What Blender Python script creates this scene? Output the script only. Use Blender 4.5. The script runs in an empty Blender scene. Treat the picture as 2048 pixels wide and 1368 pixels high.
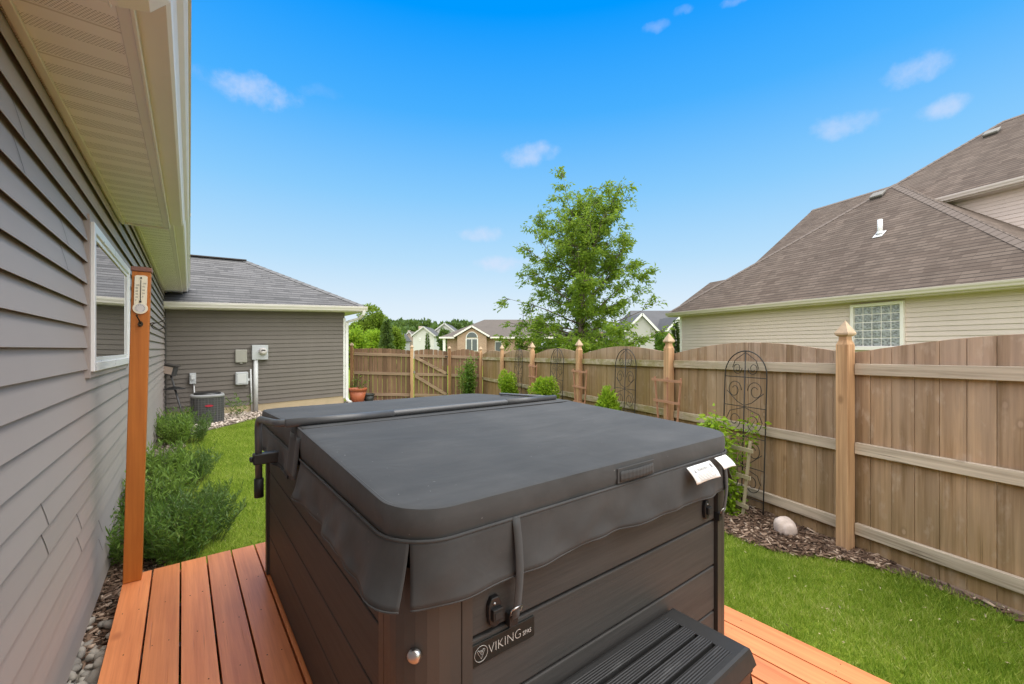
import bpy, math, random
import numpy as np
from mathutils import Vector, Matrix
R = math.radians
rnd = random.Random(7)
F, CX, HZ, H = 850.0, 1024.0, 698.0, 1.62
scene = bpy.context.scene
col = scene.collection

# ------------------------------------------------------------------ frames
class Frame:
    """horizontal frame: n = to the right, d = away along a direction of the place"""
    def __init__(s, vx):
        s.a = math.atan((vx - CX) / F) if vx is not None else 0.0
        s.d = (math.sin(s.a), math.cos(s.a)); s.n = (math.cos(s.a), -math.sin(s.a)); s.rz = -s.a
    def w(s, n, d, z=0.0):
        return Vector((n*s.n[0]+d*s.d[0], n*s.n[1]+d*s.d[1], z))
    def loc(s, X, Y):
        return (X*s.n[0]+Y*s.n[1], X*s.d[0]+Y*s.d[1])
    def pix(s, x, y, D):          # point of the plane n = D seen at photo pixel -> (n, d, z)
        r = (x-CX)/F; Y = D/(r*s.n[0]+s.n[1]); return (D, r*Y*s.d[0]+Y*s.d[1], H+(HZ-y)/F*Y)
    def pixd(s, x, y, T):         # point of the plane d = T
        r = (x-CX)/F; Y = T/(r*s.d[0]+s.d[1]); return (r*Y*s.n[0]+Y*s.n[1], T, H+(HZ-y)/F*Y)
    def gr(s, x, y, z=0.0):
        Y = F*(H-z)/(y-HZ); return s.loc((x-CX)/F*Y, Y)
W = Frame(None)
W.n, W.d = (1.0, 0.0), (0.0, 1.0)
DK, HS, FN, NB = Frame(364), Frame(380), Frame(712), Frame(705)
def at(x, y, Y): return ((x-CX)/F*Y, Y, H+(HZ-y)/F*Y)

# ------------------------------------------------------------------ mesh builder
class MB:
    def __init__(s): s.v=[]; s.f=[]; s.sm=[]; s.mi=[]
    def add(s, vs, fs, smooth=False, mi=0):
        b=len(s.v); s.v += [tuple(p) for p in vs]
        s.f += [tuple(b+i for i in f) for f in fs]; s.sm += [smooth]*len(fs); s.mi += [mi]*len(fs)
        return s
    def box(s, x0,x1,y0,y1,z0,z1, zf=None, mi=0):
        vs=[(x,y,z) for z in (z0,z1) for y in (y0,y1) for x in (x0,x1)]
        if zf: vs=[(x,y,z+zf(x,y)) for x,y,z in vs]
        return s.add(vs, [(0,2,3,1),(4,5,7,6),(0,1,5,4),(2,6,7,3),(0,4,6,2),(1,3,7,5)], False, mi)
    def obox(s, c, ax, ay, az, mi=0):   # centre and three half axes
        c=Vector(c); ax=Vector(ax); ay=Vector(ay); az=Vector(az)
        vs=[c+ax*i+ay*j+az*k for k in (-1,1) for j in (-1,1) for i in (-1,1)]
        return s.add(vs, [(0,2,3,1),(4,5,7,6),(0,1,5,4),(2,6,7,3),(0,4,6,2),(1,3,7,5)], False, mi)
    def bar(s, p, q, w, h, up=(0,0,1)):
        p=Vector(p); q=Vector(q); a=(q-p); L=a.length; a.normalize(); u=Vector(up)
        side=a.cross(u)
        if side.length<1e-4: side=a.cross(Vector((1,0,0)))
        side.normalize(); u=side.cross(a)
        return s.obox((p+q)/2, a*(L/2), side*(w/2), u*(h/2))
    def poly(s, pts, mi=0): return s.add(pts, [tuple(range(len(pts)))], False, mi)
    def slab(s, pts, off, mi=0):        # polygon given thickness by vector off
        n=len(pts); q=[Vector(p)+Vector(off) for p in pts]
        return s.add(list(pts)+q, [tuple(range(n)), tuple(range(2*n-1,n-1,-1))]+[(i,i+n,(i+1)%n+n,(i+1)%n) for i in range(n)], False, mi)
    def tube(s, pts, r, seg=8, cap=True, closed=False, mi=0):
        P=[Vector(p) for p in pts]; n=len(P); rs = r if isinstance(r,(list,tuple)) else [r]*n
        prev=None; rings=[]; vs=[]
        for i in range(n):
            if closed: t=P[(i+1)%n]-P[i-1]
            else: t=P[min(i+1,n-1)]-P[max(i-1,0)]
            t.normalize()
            if prev is None:
                u=t.cross(Vector((0,0,1)))
                if u.length<1e-3: u=t.cross(Vector((1,0,0)))
            else: u=prev-t*prev.dot(t)
            u.normalize(); prev=u; w=t.cross(u)
            vs += [P[i]+(u*math.cos(2*math.pi*k/seg)+w*math.sin(2*math.pi*k/seg))*rs[i] for k in range(seg)]
        fs=[]
        for i in range(n if closed else n-1):
            j=(i+1)%n
            for k in range(seg):
                fs.append((i*seg+k, i*seg+(k+1)%seg, j*seg+(k+1)%seg, j*seg+k))
        s.add(vs, fs, True, mi)
        if cap and not closed:
            b=len(s.v)-len(vs)
            s.f += [tuple(b+k for k in range(seg-1,-1,-1)), tuple(b+(n-1)*seg+k for k in range(seg))]; s.sm += [False]*2; s.mi += [mi]*2
        return s
    def lathe(s, c, prof, seg=24, sx=1, sy=1, mi=0, smooth=True, sq=None):
        vs=[]; fs=[]
        for r,z in prof:
            for k in range(seg):
                a=2*math.pi*k/seg; ca,sa=math.cos(a),math.sin(a)
                if sq: m=(abs(ca)**sq+abs(sa)**sq)**(-1/sq); ca*=m; sa*=m
                vs.append((c[0]+r*sx*ca, c[1]+r*sy*sa, c[2]+z))
        for i in range(len(prof)-1):
            for k in range(seg): fs.append((i*seg+k,i*seg+(k+1)%seg,(i+1)*seg+(k+1)%seg,(i+1)*seg+k))
        s.add(vs,fs,smooth,mi)
        return s
    def grid(s, fn, nu, nv, smooth=True, mi=0):
        vs=[fn(i/nu, j/nv) for j in range(nv+1) for i in range(nu+1)]
        fs=[(j*(nu+1)+i, j*(nu+1)+i+1, (j+1)*(nu+1)+i+1, (j+1)*(nu+1)+i) for j in range(nv) for i in range(nu)]
        return s.add(vs,fs,smooth,mi)
    def mesh(s, name, mats, org=(0,0,0), uv=False):
        me=bpy.data.meshes.new(name)
        me.from_pydata([(x-org[0],y-org[1],z-org[2]) for x,y,z in s.v], [], s.f)
        me.polygons.foreach_set('use_smooth', s.sm); me.polygons.foreach_set('material_index', s.mi)
        for m in (mats if isinstance(mats,(list,tuple)) else [mats]): me.materials.append(m)
        if uv:
            lay=me.uv_layers.new(name='UVMap'); zup=Vector((0,0,1))
            for p in me.polygons:
                nn=p.normal; u=zup.cross(nn)
                if u.length<1e-3: u=Vector((1,0,0))
                u.normalize(); vv=nn.cross(u)
                for li in p.loop_indices:
                    co=me.vertices[me.loops[li].vertex_index].co; lay.data[li].uv=(co.dot(u), co.dot(vv))
        me.update(); return me

def tag(o, label=None, cat=None, group=None, kind=None):
    if label: o['label']=label
    if cat: o['category']=cat
    if group: o['group']=group
    if kind: o['kind']=kind
    return o
ORG={}
def thing(name, label, cat, fr, org, group=None, tilt=None):
    o=bpy.data.objects.new(name, None); col.objects.link(o); o.empty_display_size=.2
    o.location=fr.w(*org); o.rotation_euler=(0,0,fr.rz)
    ORG[o.name]=org; tag(o,label,cat,group); return o
def part(name, mb, mat, root, parent=None, uv=False, bevel=None, label=None, solid=None, sub=None):
    me=mb.mesh(name, mat, ORG[root.name], uv)
    return link(name, me, parent or root, bevel, label, solid, sub)
def link(name, me, parent, bevel=None, label=None, solid=None, sub=None):
    o=bpy.data.objects.new(name, me); col.objects.link(o); o.parent=parent
    mods(o,bevel,solid,sub)
    if label: o['label']=label
    return o
def mods(o, bevel=None, solid=None, sub=None):
    if solid: m=o.modifiers.new('s','SOLIDIFY'); m.thickness=solid; m.offset=-1
    if bevel: m=o.modifiers.new('b','BEVEL'); m.width=bevel; m.segments=2; m.limit_method='ANGLE'; m.angle_limit=R(40)
    if sub: m=o.modifiers.new('u','SUBSURF'); m.levels=sub; m.render_levels=sub
def solo(name, mb, mat, fr, org, label=None, cat=None, group=None, kind=None, uv=False, bevel=None):
    o=bpy.data.objects.new(name, mb.mesh(name, mat, org, uv)); col.objects.link(o)
    o.location=fr.w(*org); o.rotation_euler=(0,0,fr.rz); mods(o,bevel)
    return tag(o,label,cat,group,kind)

# ------------------------------------------------------------------ materials
class NT:
    def __init__(s, m): s.t=m.node_tree; s.n=s.t.nodes; s.l=s.t.links
    def add(s, ty, **kw):
        nd=s.n.new(ty); ins=kw.pop('ins',{})
        for k,v in kw.items(): setattr(nd,k,v)
        for k,v in ins.items():
            if hasattr(v,'is_output'): s.l.new(v, nd.inputs[k])
            else: nd.inputs[k].default_value=v
        return nd
    def math(s, op, a, b=0.0, c=None, clamp=False):
        ins={0:a,1:b}
        if c is not None: ins[2]=c
        return s.add('ShaderNodeMath', operation=op, use_clamp=clamp, ins=ins).outputs[0]
    def mix(s, f, a, b, mode='MIX'):
        nd=s.n.new('ShaderNodeMix'); nd.data_type='RGBA'; nd.blend_type=mode
        for i,v in ((0,f),(6,a),(7,b)):
            if hasattr(v,'is_output'): s.l.new(v, nd.inputs[i])
            elif i==0: nd.inputs[0].default_value=v
            else: nd.inputs[i].default_value=(*v[:3],1)
        return nd.outputs[2]
    def noise(s, vec, scale, detail=4, rough=.55, dist=0):
        return s.add('ShaderNodeTexNoise', ins={'Vector':vec,'Scale':scale,'Detail':detail,'Roughness':rough,'Distortion':dist}).outputs['Fac']
    def map(s, vec, sc=(1,1,1), loc=(0,0,0), rot=(0,0,0)):
        return s.add('ShaderNodeMapping', ins={'Vector':vec,'Scale':sc,'Location':loc,'Rotation':rot}).outputs[0]
    def ramp(s, fac, stops, interp='LINEAR'):
        nd=s.n.new('ShaderNodeValToRGB'); nd.color_ramp.interpolation=interp; s.l.new(fac, nd.inputs[0])
        e=nd.color_ramp.elements
        while len(e)<len(stops): e.new(.5)
        for el,(p,c) in zip(e,stops):
            el.position=p; el.color=(*c,1) if not isinstance(c,(int,float)) else (c,c,c,1)
        return nd.outputs[0]
    def bump(s, h, strength=.3, dist=.01, normal=None):
        ins={'Height':h,'Strength':strength,'Distance':dist}
        if normal is not None: ins['Normal']=normal
        return s.add('ShaderNodeBump', ins=ins).outputs[0]
MATS={}
def new(name):
    m=bpy.data.materials.new(name); m.use_nodes=True; MATS[name]=m
    t=NT(m); b=t.n['Principled BSDF']; return m,t,b
def setb(t,b,color=None,rough=None,normal=None,metal=None,spec=None):
    for k,v in (('Base Color',color),('Roughness',rough),('Normal',normal),('Metallic',metal),('Specular IOR Level',spec)):
        if v is None: continue
        if hasattr(v,'is_output'): t.l.new(v,b.inputs[k])
        elif k=='Base Color': b.inputs[k].default_value=(*v,1)
        else: b.inputs[k].default_value=v
def coords(t): 
    n=t.n.new('ShaderNodeTexCoord'); return n.outputs['Object'], n.outputs['UV']
def island(t): return t.n.new('ShaderNodeNewGeometry').outputs['Random Per Island']

def plain(name, color, rough=.5, var=.12, scale=8., bump=0., metal=0., spec=.5, bscale=60.):
    m,t,b=new(name); o,_=coords(t)
    f=t.noise(o,scale,5,.6)
    c=t.mix(f, [x*(1-var) for x in color], [min(1,x*(1+var)) for x in color])
    setb(t,b,c,None,None,metal,spec)
    r=t.math('ADD', rough-.08, t.math('MULTIPLY', t.noise(o,scale*2.3,3), .16)); setb(t,b,rough=r)
    if bump: setb(t,b,normal=t.bump(t.noise(o,bscale,5,.6), bump, .004))
    return m

def wood(name, base, dark, axis=1, grain=55, rough=.55, islandvar=.25, knots=0.0, knotcol=(.3,.2,.15), cracks=.25, stain=None, bump=.25, spec=.4, off=0., th=0):
    m,t,b=new(name); o,_=coords(t); isl=island(t)
    o=t.map(o,(1,1,1),(off,off*1.3,off*.7)) if off else o
    off=t.add('ShaderNodeCombineXYZ', ins={'X':t.math('MULTIPLY',isl,37.),'Y':t.math('MULTIPLY',isl,91.),'Z':t.math('MULTIPLY',isl,53.)}).outputs[0]
    v=t.add('ShaderNodeVectorMath', operation='ADD', ins={0:o,1:off}).outputs[0]
    sc=[grain]*3; sc[axis]=grain*.03
    wob=t.noise(t.map(v,[1.5,1.5,1.5]),1.2,3)
    g=t.noise(t.map(v,sc),1.0,6,.65,.35)
    sc2=[grain*.35]*3; sc2[axis]=grain*.012
    g2=t.noise(t.map(v,sc2),1.0,3,.5,.8)
    gg=t.math('ADD', t.math('MULTIPLY',g,.55), t.math('MULTIPLY',g2,.45))
    c=t.mix(t.ramp(gg,[(.34,0.),(.62,1.)]), dark, base)
    k=t.math('ADD', 1-islandvar*.5, t.math('MULTIPLY',isl,islandvar))
    k=t.math('MULTIPLY', k, t.math('ADD', .82, t.math('MULTIPLY', wob, .36)))
    c=t.mix(1.0, c, t.add('ShaderNodeCombineXYZ', ins={'X':k,'Y':k,'Z':k}).outputs[0], 'MULTIPLY')
    h=gg
    if knots:
        ks=[7.]*3; ks[axis]=4.; ks[th]=0.
        vo=t.add('ShaderNodeTexVoronoi', feature='F1', ins={'Vector':t.map(v,ks),'Scale':1.0,'Randomness':1.0})
        kd=vo.outputs['Distance']
        has=t.math('GREATER_THAN', t.add('ShaderNodeSeparateColor', ins={0:vo.outputs['Color']}).outputs[0], 1-knots)
        core=t.math('MULTIPLY', t.ramp(kd,[(.02,1.),(.07,.8),(.11,0.)]), has)
        ring=t.math('MULTIPLY', t.ramp(kd,[(.06,0.),(.10,1.),(.2,0.)]), has)
        c=t.mix(t.math('MULTIPLY',core,.75), c, knotcol)
        c=t.mix(t.math('MULTIPLY',ring,.6), c, [x*.75 for x in dark])
    if cracks:
        cs=[grain*1.6]*3; cs[axis]=grain*.035
        cr=t.ramp(t.noise(t.map(v,cs),1.0,2,.4,.2),[(.25,1.),(.33,0.)])
        msk=t.ramp(t.noise(t.map(v,[2,2,2]),1.,2),[(.45,0.),(.62,1.)])
        cr=t.math('MULTIPLY',cr,msk)
        c=t.mix(t.math('MULTIPLY',cr,cracks*2.2,clamp=True), c, [x*.3 for x in dark])
        h=t.math('SUBTRACT',h,cr)
    if stain: c=stain(t,o,c)
    setb(t,b,c,rough,t.bump(h,bump,.004),None,spec)
    return m

def siding_mat(name, color):
    m,t,b=new(name); o,_=coords(t); isl=island(t)
    f=t.noise(o,1.4,4); g=t.noise(t.map(o,(3,3,240)),1.,3,.6)
    k=t.math('ADD', .9, t.math('ADD', t.math('MULTIPLY',f,.12), t.math('MULTIPLY',isl,.08)))
    c=t.mix(1., color, t.add('ShaderNodeCombineXYZ', ins={'X':k,'Y':k,'Z':k}).outputs[0],'MULTIPLY')
    d=t.ramp(t.noise(t.map(o,(4,4,1.2)),1.,5,.7),[(.5,0.),(.8,1.)])
    c=t.mix(t.math('MULTIPLY',d,.12), c, (.32,.29,.26))
    gr=t.noise(t.map(o,(6,6,300)),1.,2)
    setb(t,b,c,.55,t.bump(t.math('ADD',gr,t.math('MULTIPLY',t.noise(o,9.,2),1.5)),.06,.004),None,.35)
    return m

def shingle(name, c1, c2, c3, dark, roww=.15, bw=.26, streak=.25):
    m,t,b=new(name); _,uv=coords(t)
    wv=t.add('ShaderNodeVectorMath', operation='ADD', ins={0:uv,1:t.add('ShaderNodeVectorMath', operation='SCALE', ins={0:t.add('ShaderNodeTexNoise', ins={'Vector':uv,'Scale':3.}).outputs['Color'],'Scale':.012}).outputs[0]}).outputs[0]
    def br(w,off,a,bb,mort,bias=0.):
        return t.add('ShaderNodeTexBrick', offset=off, offset_frequency=2, squash=.75, squash_frequency=3, ins={'Vector':wv,'Color1':(*a,1),'Color2':(*bb,1),'Mortar':(*mort,1),'Scale':1.,'Mortar Size':.008,'Mortar Smooth':.3,'Bias':bias,'Brick Width':w,'Row Height':roww})
    b1=br(bw,.37,c1,c2,[(p+q)*.42 for p,q in zip(c1,c2)]); b2=br(bw*1.7,.61,(0,0,0),(1,1,1),(0,0,0))
    c=t.mix(t.math('MULTIPLY', t.add('ShaderNodeSeparateColor', ins={0:b2.outputs['Color']}).outputs[0], .55), b1.outputs['Color'], c3)
    # butt-edge shadow of each course painted in: the foot of a row is darkened
    sp=t.add('ShaderNodeSeparateXYZ', ins={0:wv}); fr=t.math('FRACT', t.math('DIVIDE', sp.outputs[1], roww))
    gran=t.noise(uv,190.,2,.6); c=t.mix(.55,c,t.ramp(gran,[(.3,.45),(.7,1.45)]),'MULTIPLY')
    st=t.ramp(t.noise(t.map(uv,(1.1,.12,1)),1.,5,.65),[(.35,0.),(.7,1.)])
    c=t.mix(t.math('MULTIPLY',st,streak), c, [x*.55 for x in c1])
    e=t.math('LESS_THAN', fr, .17); vis=t.add('ShaderNodeSeparateColor', ins={0:b2.outputs['Color']}).outputs[0]
    c=t.mix(t.math('MULTIPLY', e, t.math('ADD',.6,t.math('MULTIPLY',vis,.4))), c, dark)
    hgt=t.math('SUBTRACT', t.math('MULTIPLY',vis,.5), fr)
    n=t.bump(gran,.35,.003,t.bump(hgt,.7,.012))
    setb(t,b,c,.92,n,None,.2); return m

def leafmat(name, a, bcol, c3=None, trans=.35, rough=.5):
    m=bpy.data.materials.new(name); m.use_nodes=True; MATS[name]=m; t=NT(m); b=t.n['Principled BSDF']
    isl=island(t); o,_=coords(t)
    f=t.math('ADD', t.math('MULTIPLY',isl,.6), t.math('MULTIPLY',t.noise(o,2.2,3),.4))
    st=[(.15,a),(.6,bcol)]+([(.95,c3)] if c3 else [])
    c=t.ramp(f,st); setb(t,b,c,rough,None,None,.3)
    tr=t.add('ShaderNodeBsdfTranslucent', ins={'Color':t.mix(.5,c,(.35,.5,.05),'SCREEN')})
    mx=t.add('ShaderNodeMixShader', ins={0:trans,1:b.outputs[0],2:tr.outputs[0]})
    t.l.new(mx.outputs[0], t.n['Material Output'].inputs[0]); return m

def algae(t,o,c):
    sp=t.add('ShaderNodeSeparateXYZ', ins={0:o}); isl=island(t)
    bl=t.ramp(t.noise(t.map(o,(3.5,3.5,.7)),1.,5,.65),[(.36,0.),(.62,1.)])
    c=t.mix(t.math('MULTIPLY',bl,.5), c, (.40,.30,.225))
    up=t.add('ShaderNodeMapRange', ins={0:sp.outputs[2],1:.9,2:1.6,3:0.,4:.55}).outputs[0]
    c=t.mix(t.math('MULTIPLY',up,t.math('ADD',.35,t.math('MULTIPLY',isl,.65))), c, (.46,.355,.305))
    bs=t.ramp(t.noise(t.map(o,(11,11,5)),1.,4,.6),[(.56,0.),(.7,1.)]); c=t.mix(t.math('MULTIPLY',bs,.5),c,(.60,.47,.375))
    st=t.ramp(t.noise(t.map(o,(16,16,.8)),1.,4,.6),[(.5,0.),(.72,1.)])
    c=t.mix(t.math('MULTIPLY',st,.65), c, (.15,.088,.042))
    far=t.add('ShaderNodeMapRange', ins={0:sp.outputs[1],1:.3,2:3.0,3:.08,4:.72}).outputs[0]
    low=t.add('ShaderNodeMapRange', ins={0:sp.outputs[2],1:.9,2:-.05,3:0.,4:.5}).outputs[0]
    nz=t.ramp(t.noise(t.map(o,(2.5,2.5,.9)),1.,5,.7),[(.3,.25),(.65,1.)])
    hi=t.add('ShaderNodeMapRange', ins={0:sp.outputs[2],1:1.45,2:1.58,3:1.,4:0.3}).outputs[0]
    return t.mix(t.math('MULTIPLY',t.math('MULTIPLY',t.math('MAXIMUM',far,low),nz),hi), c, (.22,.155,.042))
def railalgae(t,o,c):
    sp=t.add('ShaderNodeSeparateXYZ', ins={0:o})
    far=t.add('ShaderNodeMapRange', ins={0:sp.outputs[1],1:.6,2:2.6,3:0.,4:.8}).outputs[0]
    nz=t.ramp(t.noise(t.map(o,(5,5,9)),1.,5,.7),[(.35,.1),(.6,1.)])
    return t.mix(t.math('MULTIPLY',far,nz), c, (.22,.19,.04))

M=dict(
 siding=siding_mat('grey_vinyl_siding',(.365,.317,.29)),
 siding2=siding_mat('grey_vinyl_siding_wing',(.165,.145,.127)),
 tan=siding_mat('tan_vinyl_siding',(.63,.53,.485)),
 cream=plain('cream_aluminium',(.80,.76,.735),.38,.05,3),
 white=plain('white_trim',(.8,.8,.79),.4,.03,4),
 vinylwhite=plain('white_window_vinyl',(.8,.8,.78),.3,.03,4),
 darktrim=plain('dark_grey_trim',(.06,.055,.05),.5,.1,6),
 seam=plain('siding_lap_shadow_gap',(.016,.015,.015),.7,.1,6),
 concrete=plain('foundation_concrete',(.52,.42,.27),.85,.22,3,.4),
 roofgrey=shingle('grey_shingles',(.095,.095,.098),(.17,.168,.172),(.20,.198,.202),(.02,.02,.021),.145,.33,.1),
 roofbrown=shingle('brown_shingles',(.118,.088,.072),(.215,.167,.138),(.178,.142,.118),(.025,.02,.017),.145,.3,.45),
 farbrown=plain('far_brown_roof',(.118,.10,.086),.9,.2,1.2),
 fargrey=plain('far_grey_roof',(.095,.095,.1),.9,.2,1.2),
 ridge=plain('ridge_cap_shingle',(.165,.13,.11),.9,.25,14,.4),
 ridgegrey2=plain('grey_hip_shingle',(.15,.15,.155),.9,.25,14,.4),
 ventgrey=plain('grey_roof_vent',(.21,.2,.185),.6,.15,10),
 ridgegrey=plain('ridge_cap_dark',(.07,.06,.057),.9,.25,14,.4),
 deck=wood('orange_deck_stain',(.72,.265,.108),(.57,.185,.068),1,48,.36,.18,.04,(.45,.13,.05),.2,None,.22,.5),
 **{'deck%d'%i: wood('orange_deck_stain',[(x*k) for x in (.88,.32,.122)],[(x*k) for x in (.66,.21,.076)],1,60,.34,.1,.06,(.45,.13,.05),.26,lambda t,o,c:c,.3,.5,off=i*3.7,th=2) for i,k in enumerate((1.,.88,1.06,.94,1.02))},
 post=wood('orange_post_stain',(.50,.165,.028),(.36,.105,.016),2,50,.5,.05,.1,(.25,.07,.015),.18,None,.25,.35),
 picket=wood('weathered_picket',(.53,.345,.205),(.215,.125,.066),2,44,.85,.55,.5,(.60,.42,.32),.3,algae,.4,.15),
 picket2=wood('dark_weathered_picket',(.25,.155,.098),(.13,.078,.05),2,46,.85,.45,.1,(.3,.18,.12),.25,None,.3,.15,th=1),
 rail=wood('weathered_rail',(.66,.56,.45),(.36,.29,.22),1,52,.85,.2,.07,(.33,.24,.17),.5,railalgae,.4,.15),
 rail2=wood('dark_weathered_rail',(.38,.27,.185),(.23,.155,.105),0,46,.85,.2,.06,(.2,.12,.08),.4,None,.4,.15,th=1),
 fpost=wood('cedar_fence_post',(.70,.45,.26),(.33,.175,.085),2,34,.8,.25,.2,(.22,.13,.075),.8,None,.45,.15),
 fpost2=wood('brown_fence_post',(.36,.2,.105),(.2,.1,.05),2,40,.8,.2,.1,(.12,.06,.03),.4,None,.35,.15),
 cap=plain('weathered_post_cap',(.50,.37,.25),.8,.35,22,.4),
 putty=plain('putty_aluminium',(.60,.535,.50),.45,.05,3),
 redwood=plain('redwood_lath',(.44,.225,.14),.7,.2,20,.2),
 paleboard=plain('pale_lath',(.40,.35,.24),.7,.2,20,.2),
 iron=plain('black_iron',(.022,.02,.018),.5,.2,20),
 bronze=plain('dark_bronze',(.05,.035,.022),.4,.2,20,0,.6),
 blackmetal=plain('black_powder_coat',(.075,.076,.078),.38,.12,20,0,0,.6),
 blackplastic=plain('black_plastic',(.016,.016,.017),.4,.15,20,.1),
 rubber=plain('black_rubber',(.012,.012,.012),.6,.15,20),
 steel=plain('brushed_steel',(.5,.5,.5),.3,.1,20,0,1.),
 soil=plain('bark_mulch_soil',(.13,.09,.068),.95,.35,9,.8,0,.1,30),
 gravelbase=plain('gravel_bed_soil',(.2,.17,.14),.95,.35,9,.6,0,.1,30),
 terracotta=plain('terracotta_plastic',(.4,.115,.05),.5,.12,8),
 darkpot=plain('black_nursery_pot',(.03,.035,.032),.5,.15,8),
 bark=plain('tree_bark',(.105,.08,.062),.95,.3,16,.7),
 stem=plain('plant_stem',(.12,.15,.045),.8,.3,10),
 meterbox=plain('grey_meter_box',(.5,.52,.54),.42,.06,6),
 pvc=plain('grey_conduit',(.66,.67,.68),.45,.06,6),
 boxbeige=plain('beige_utility_box',(.36,.35,.31),.5,.06,6),
 acbody=plain('grey_condenser_metal',(.07,.07,.072),.5,.1,8),
 acwire=plain('condenser_grille_wire',(.2,.2,.205),.5,.05,8),
 actop=plain('condenser_top_rim',(.3,.305,.31),.45,.06,8),
 redbadge=plain('red_badge',(.5,.03,.06),.4,.05,8),
 thermo=plain('cream_thermometer_plate',(.78,.72,.56),.4,.05,10),
 ink=plain('black_ink',(.02,.02,.02),.6,.05,10),
 greyink=plain('grey_ink',(.25,.25,.25),.6,.05,10),
 dial=plain('grey_dial',(.6,.57,.55),.4,.1,30),
 tagwhite=plain('white_tag',(.82,.82,.8),.5,.03,10),
 letter=plain('light_grey_lettering',(.5,.5,.48),.4,.03,10),
 badge=plain('black_badge',(.014,.015,.013),.35,.1,10),
 brick=None, stucco=plain('white_far_siding',(.52,.52,.51),.7,.05,1.),
 greysid=plain('grey_far_siding',(.44,.43,.43),.7,.05,1.),
 pinksid=plain('pinkish_far_siding',(.5,.4,.34),.7,.05,1.),
 farwin=plain('far_window_glass',(.1,.115,.125),.4,.15,2),
 stone=plain('pink_boulder',(.72,.61,.55),.85,.35,16,.9,0,.2,45),
)
def brickmat():
    m,t,b=new('far_brick'); _,uv=coords(t)
    bt=t.add('ShaderNodeTexBrick', ins={'Vector':uv,'Color1':(.40,.255,.19,1),'Color2':(.32,.19,.14,1),'Mortar':(.5,.4,.32,1),'Scale':1.,'Mortar Size':.01,'Brick Width':.22,'Row Height':.075})
    setb(t,b,bt.outputs['Color'],.9,None,None,.2); return m
M['brick']=brickmat()
def panelmat():
    m,t,b=new('tub_panel_composite'); o,_=coords(t)
    g=t.noise(t.map(o,(3,3,90)),1.,6,.7,.3); g2=t.noise(t.map(o,(1.2,1.2,18)),1.,3)
    f=t.math('ADD',t.math('MULTIPLY',g,.65),t.math('MULTIPLY',g2,.35))
    c=t.ramp(f,[(.3,(.036,.0345,.033)),(.7,(.069,.0645,.0605))])
    setb(t,b,c,.64,t.bump(g,.35,.002),None,.4); return m
M['panel']=panelmat()
M['corner']=plain('tub_corner_plastic',(.05,.044,.039),.45,.1,12,.1)
def vinyl():
    m,t,b=new('charcoal_marine_vinyl'); o,_=coords(t)
    f=t.noise(o,2.6,5,.6); w=t.noise(o,420.,2,.5)
    w2=t.noise(t.map(o,(1.3,5.,3.)),1.,6,.7,.6); c=t.ramp(t.math('ADD',t.math('MULTIPLY',f,.5),t.math('MULTIPLY',w2,.5)),[(.3,(.040,.0408,.0412)),(.5,(.059,.060,.0605)),(.72,(.089,.0895,.0895))])
    sp=t.ramp(t.noise(o,55.,2),[(.74,0.),(.78,1.)])
    c=t.mix(t.math('MULTIPLY',sp,.35),c,(.35,.35,.34))
    r=t.math('ADD',.58,t.math('MULTIPLY',f,.22))
    n=t.bump(w,.12,.001,t.bump(t.noise(o,5.,3,.5,.6),.25,.02)); setb(t,b,c,r,n,None,.12)
    b.inputs['Sheen Weight'].default_value=.08
    return m
M['vinyl']=vinyl()
def stepmat():
    m,t,b=new('ribbed_black_step_plastic'); o,_=coords(t)
    sp=t.add('ShaderNodeSeparateXYZ', ins={0:o})
    w=t.math('SINE', t.math('MULTIPLY', sp.outputs[1], 2*math.pi/.0085))
    sc=t.ramp(t.noise(t.map(o,(5,26,5)),1.,6,.7),[(.58,0.),(.75,1.)])
    c=t.mix(t.math('MULTIPLY',sc,.3),(.031,.0305,.03),(.2,.2,.195))
    setb(t,b,c,t.math('ADD',.33,t.math('MULTIPLY',t.noise(o,14.,3),.2)),t.bump(w,.55,.0016),None,.3); return m
M['step']=stepmat(); M['stepplain']=plain('smooth_black_step_plastic',(.033,.0325,.032),.48,.2,14,.1,0,.25)
def soffitmat(sheen):
    m,t,b=new('perforated_soffit'+('' if sheen else '_far')); o,_=coords(t)
    sp=t.add('ShaderNodeSeparateXYZ', ins={0:o}); y=sp.outputs[1]; x=sp.outputs[0]
    band=t.math('FRACT', t.math('DIVIDE', y, .152))
    vent=t.math('MULTIPLY', t.math('GREATER_THAN',band,.46), t.math('LESS_THAN',band,.95))
    fx=t.math('SUBTRACT', t.math('FRACT', t.math('ADD', t.math('DIVIDE', x, .0105), t.math('MULTIPLY', t.math('FLOOR', t.math('DIVIDE', y, .0085)), .5))), .5)
    fy=t.math('SUBTRACT', t.math('FRACT', t.math('DIVIDE', y, .0085)), .5)
    dd=t.math('ADD', t.math('MULTIPLY',t.math('MULTIPLY',fx,fx),.35), t.math('MULTIPLY',fy,fy))
    hole=t.math('MULTIPLY', t.math('LESS_THAN', dd, .036), vent)
    rib=t.math('LESS_THAN', t.math('FRACT', t.math('DIVIDE', y, .304)), .03)
    c=t.mix(hole,(.92,.885,.875),(.24,.215,.2)); c=t.mix(t.math('MULTIPLY',rib,.5),c,(.4,.33,.27))
    v=t.math('ADD',.93,t.math('MULTIPLY',t.noise(o,2.,3),.14)); c=t.mix(1.,c,t.add('ShaderNodeCombineXYZ',ins={'X':v,'Y':v,'Z':v}).outputs[0],'MULTIPLY')
    setb(t,b,c,.5,t.bump(t.math('SUBTRACT',t.math('ABSOLUTE',t.math('SUBTRACT',band,.2)),hole),.35,.006),None,.3); return m
M['soffit']=soffitmat(True)
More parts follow.
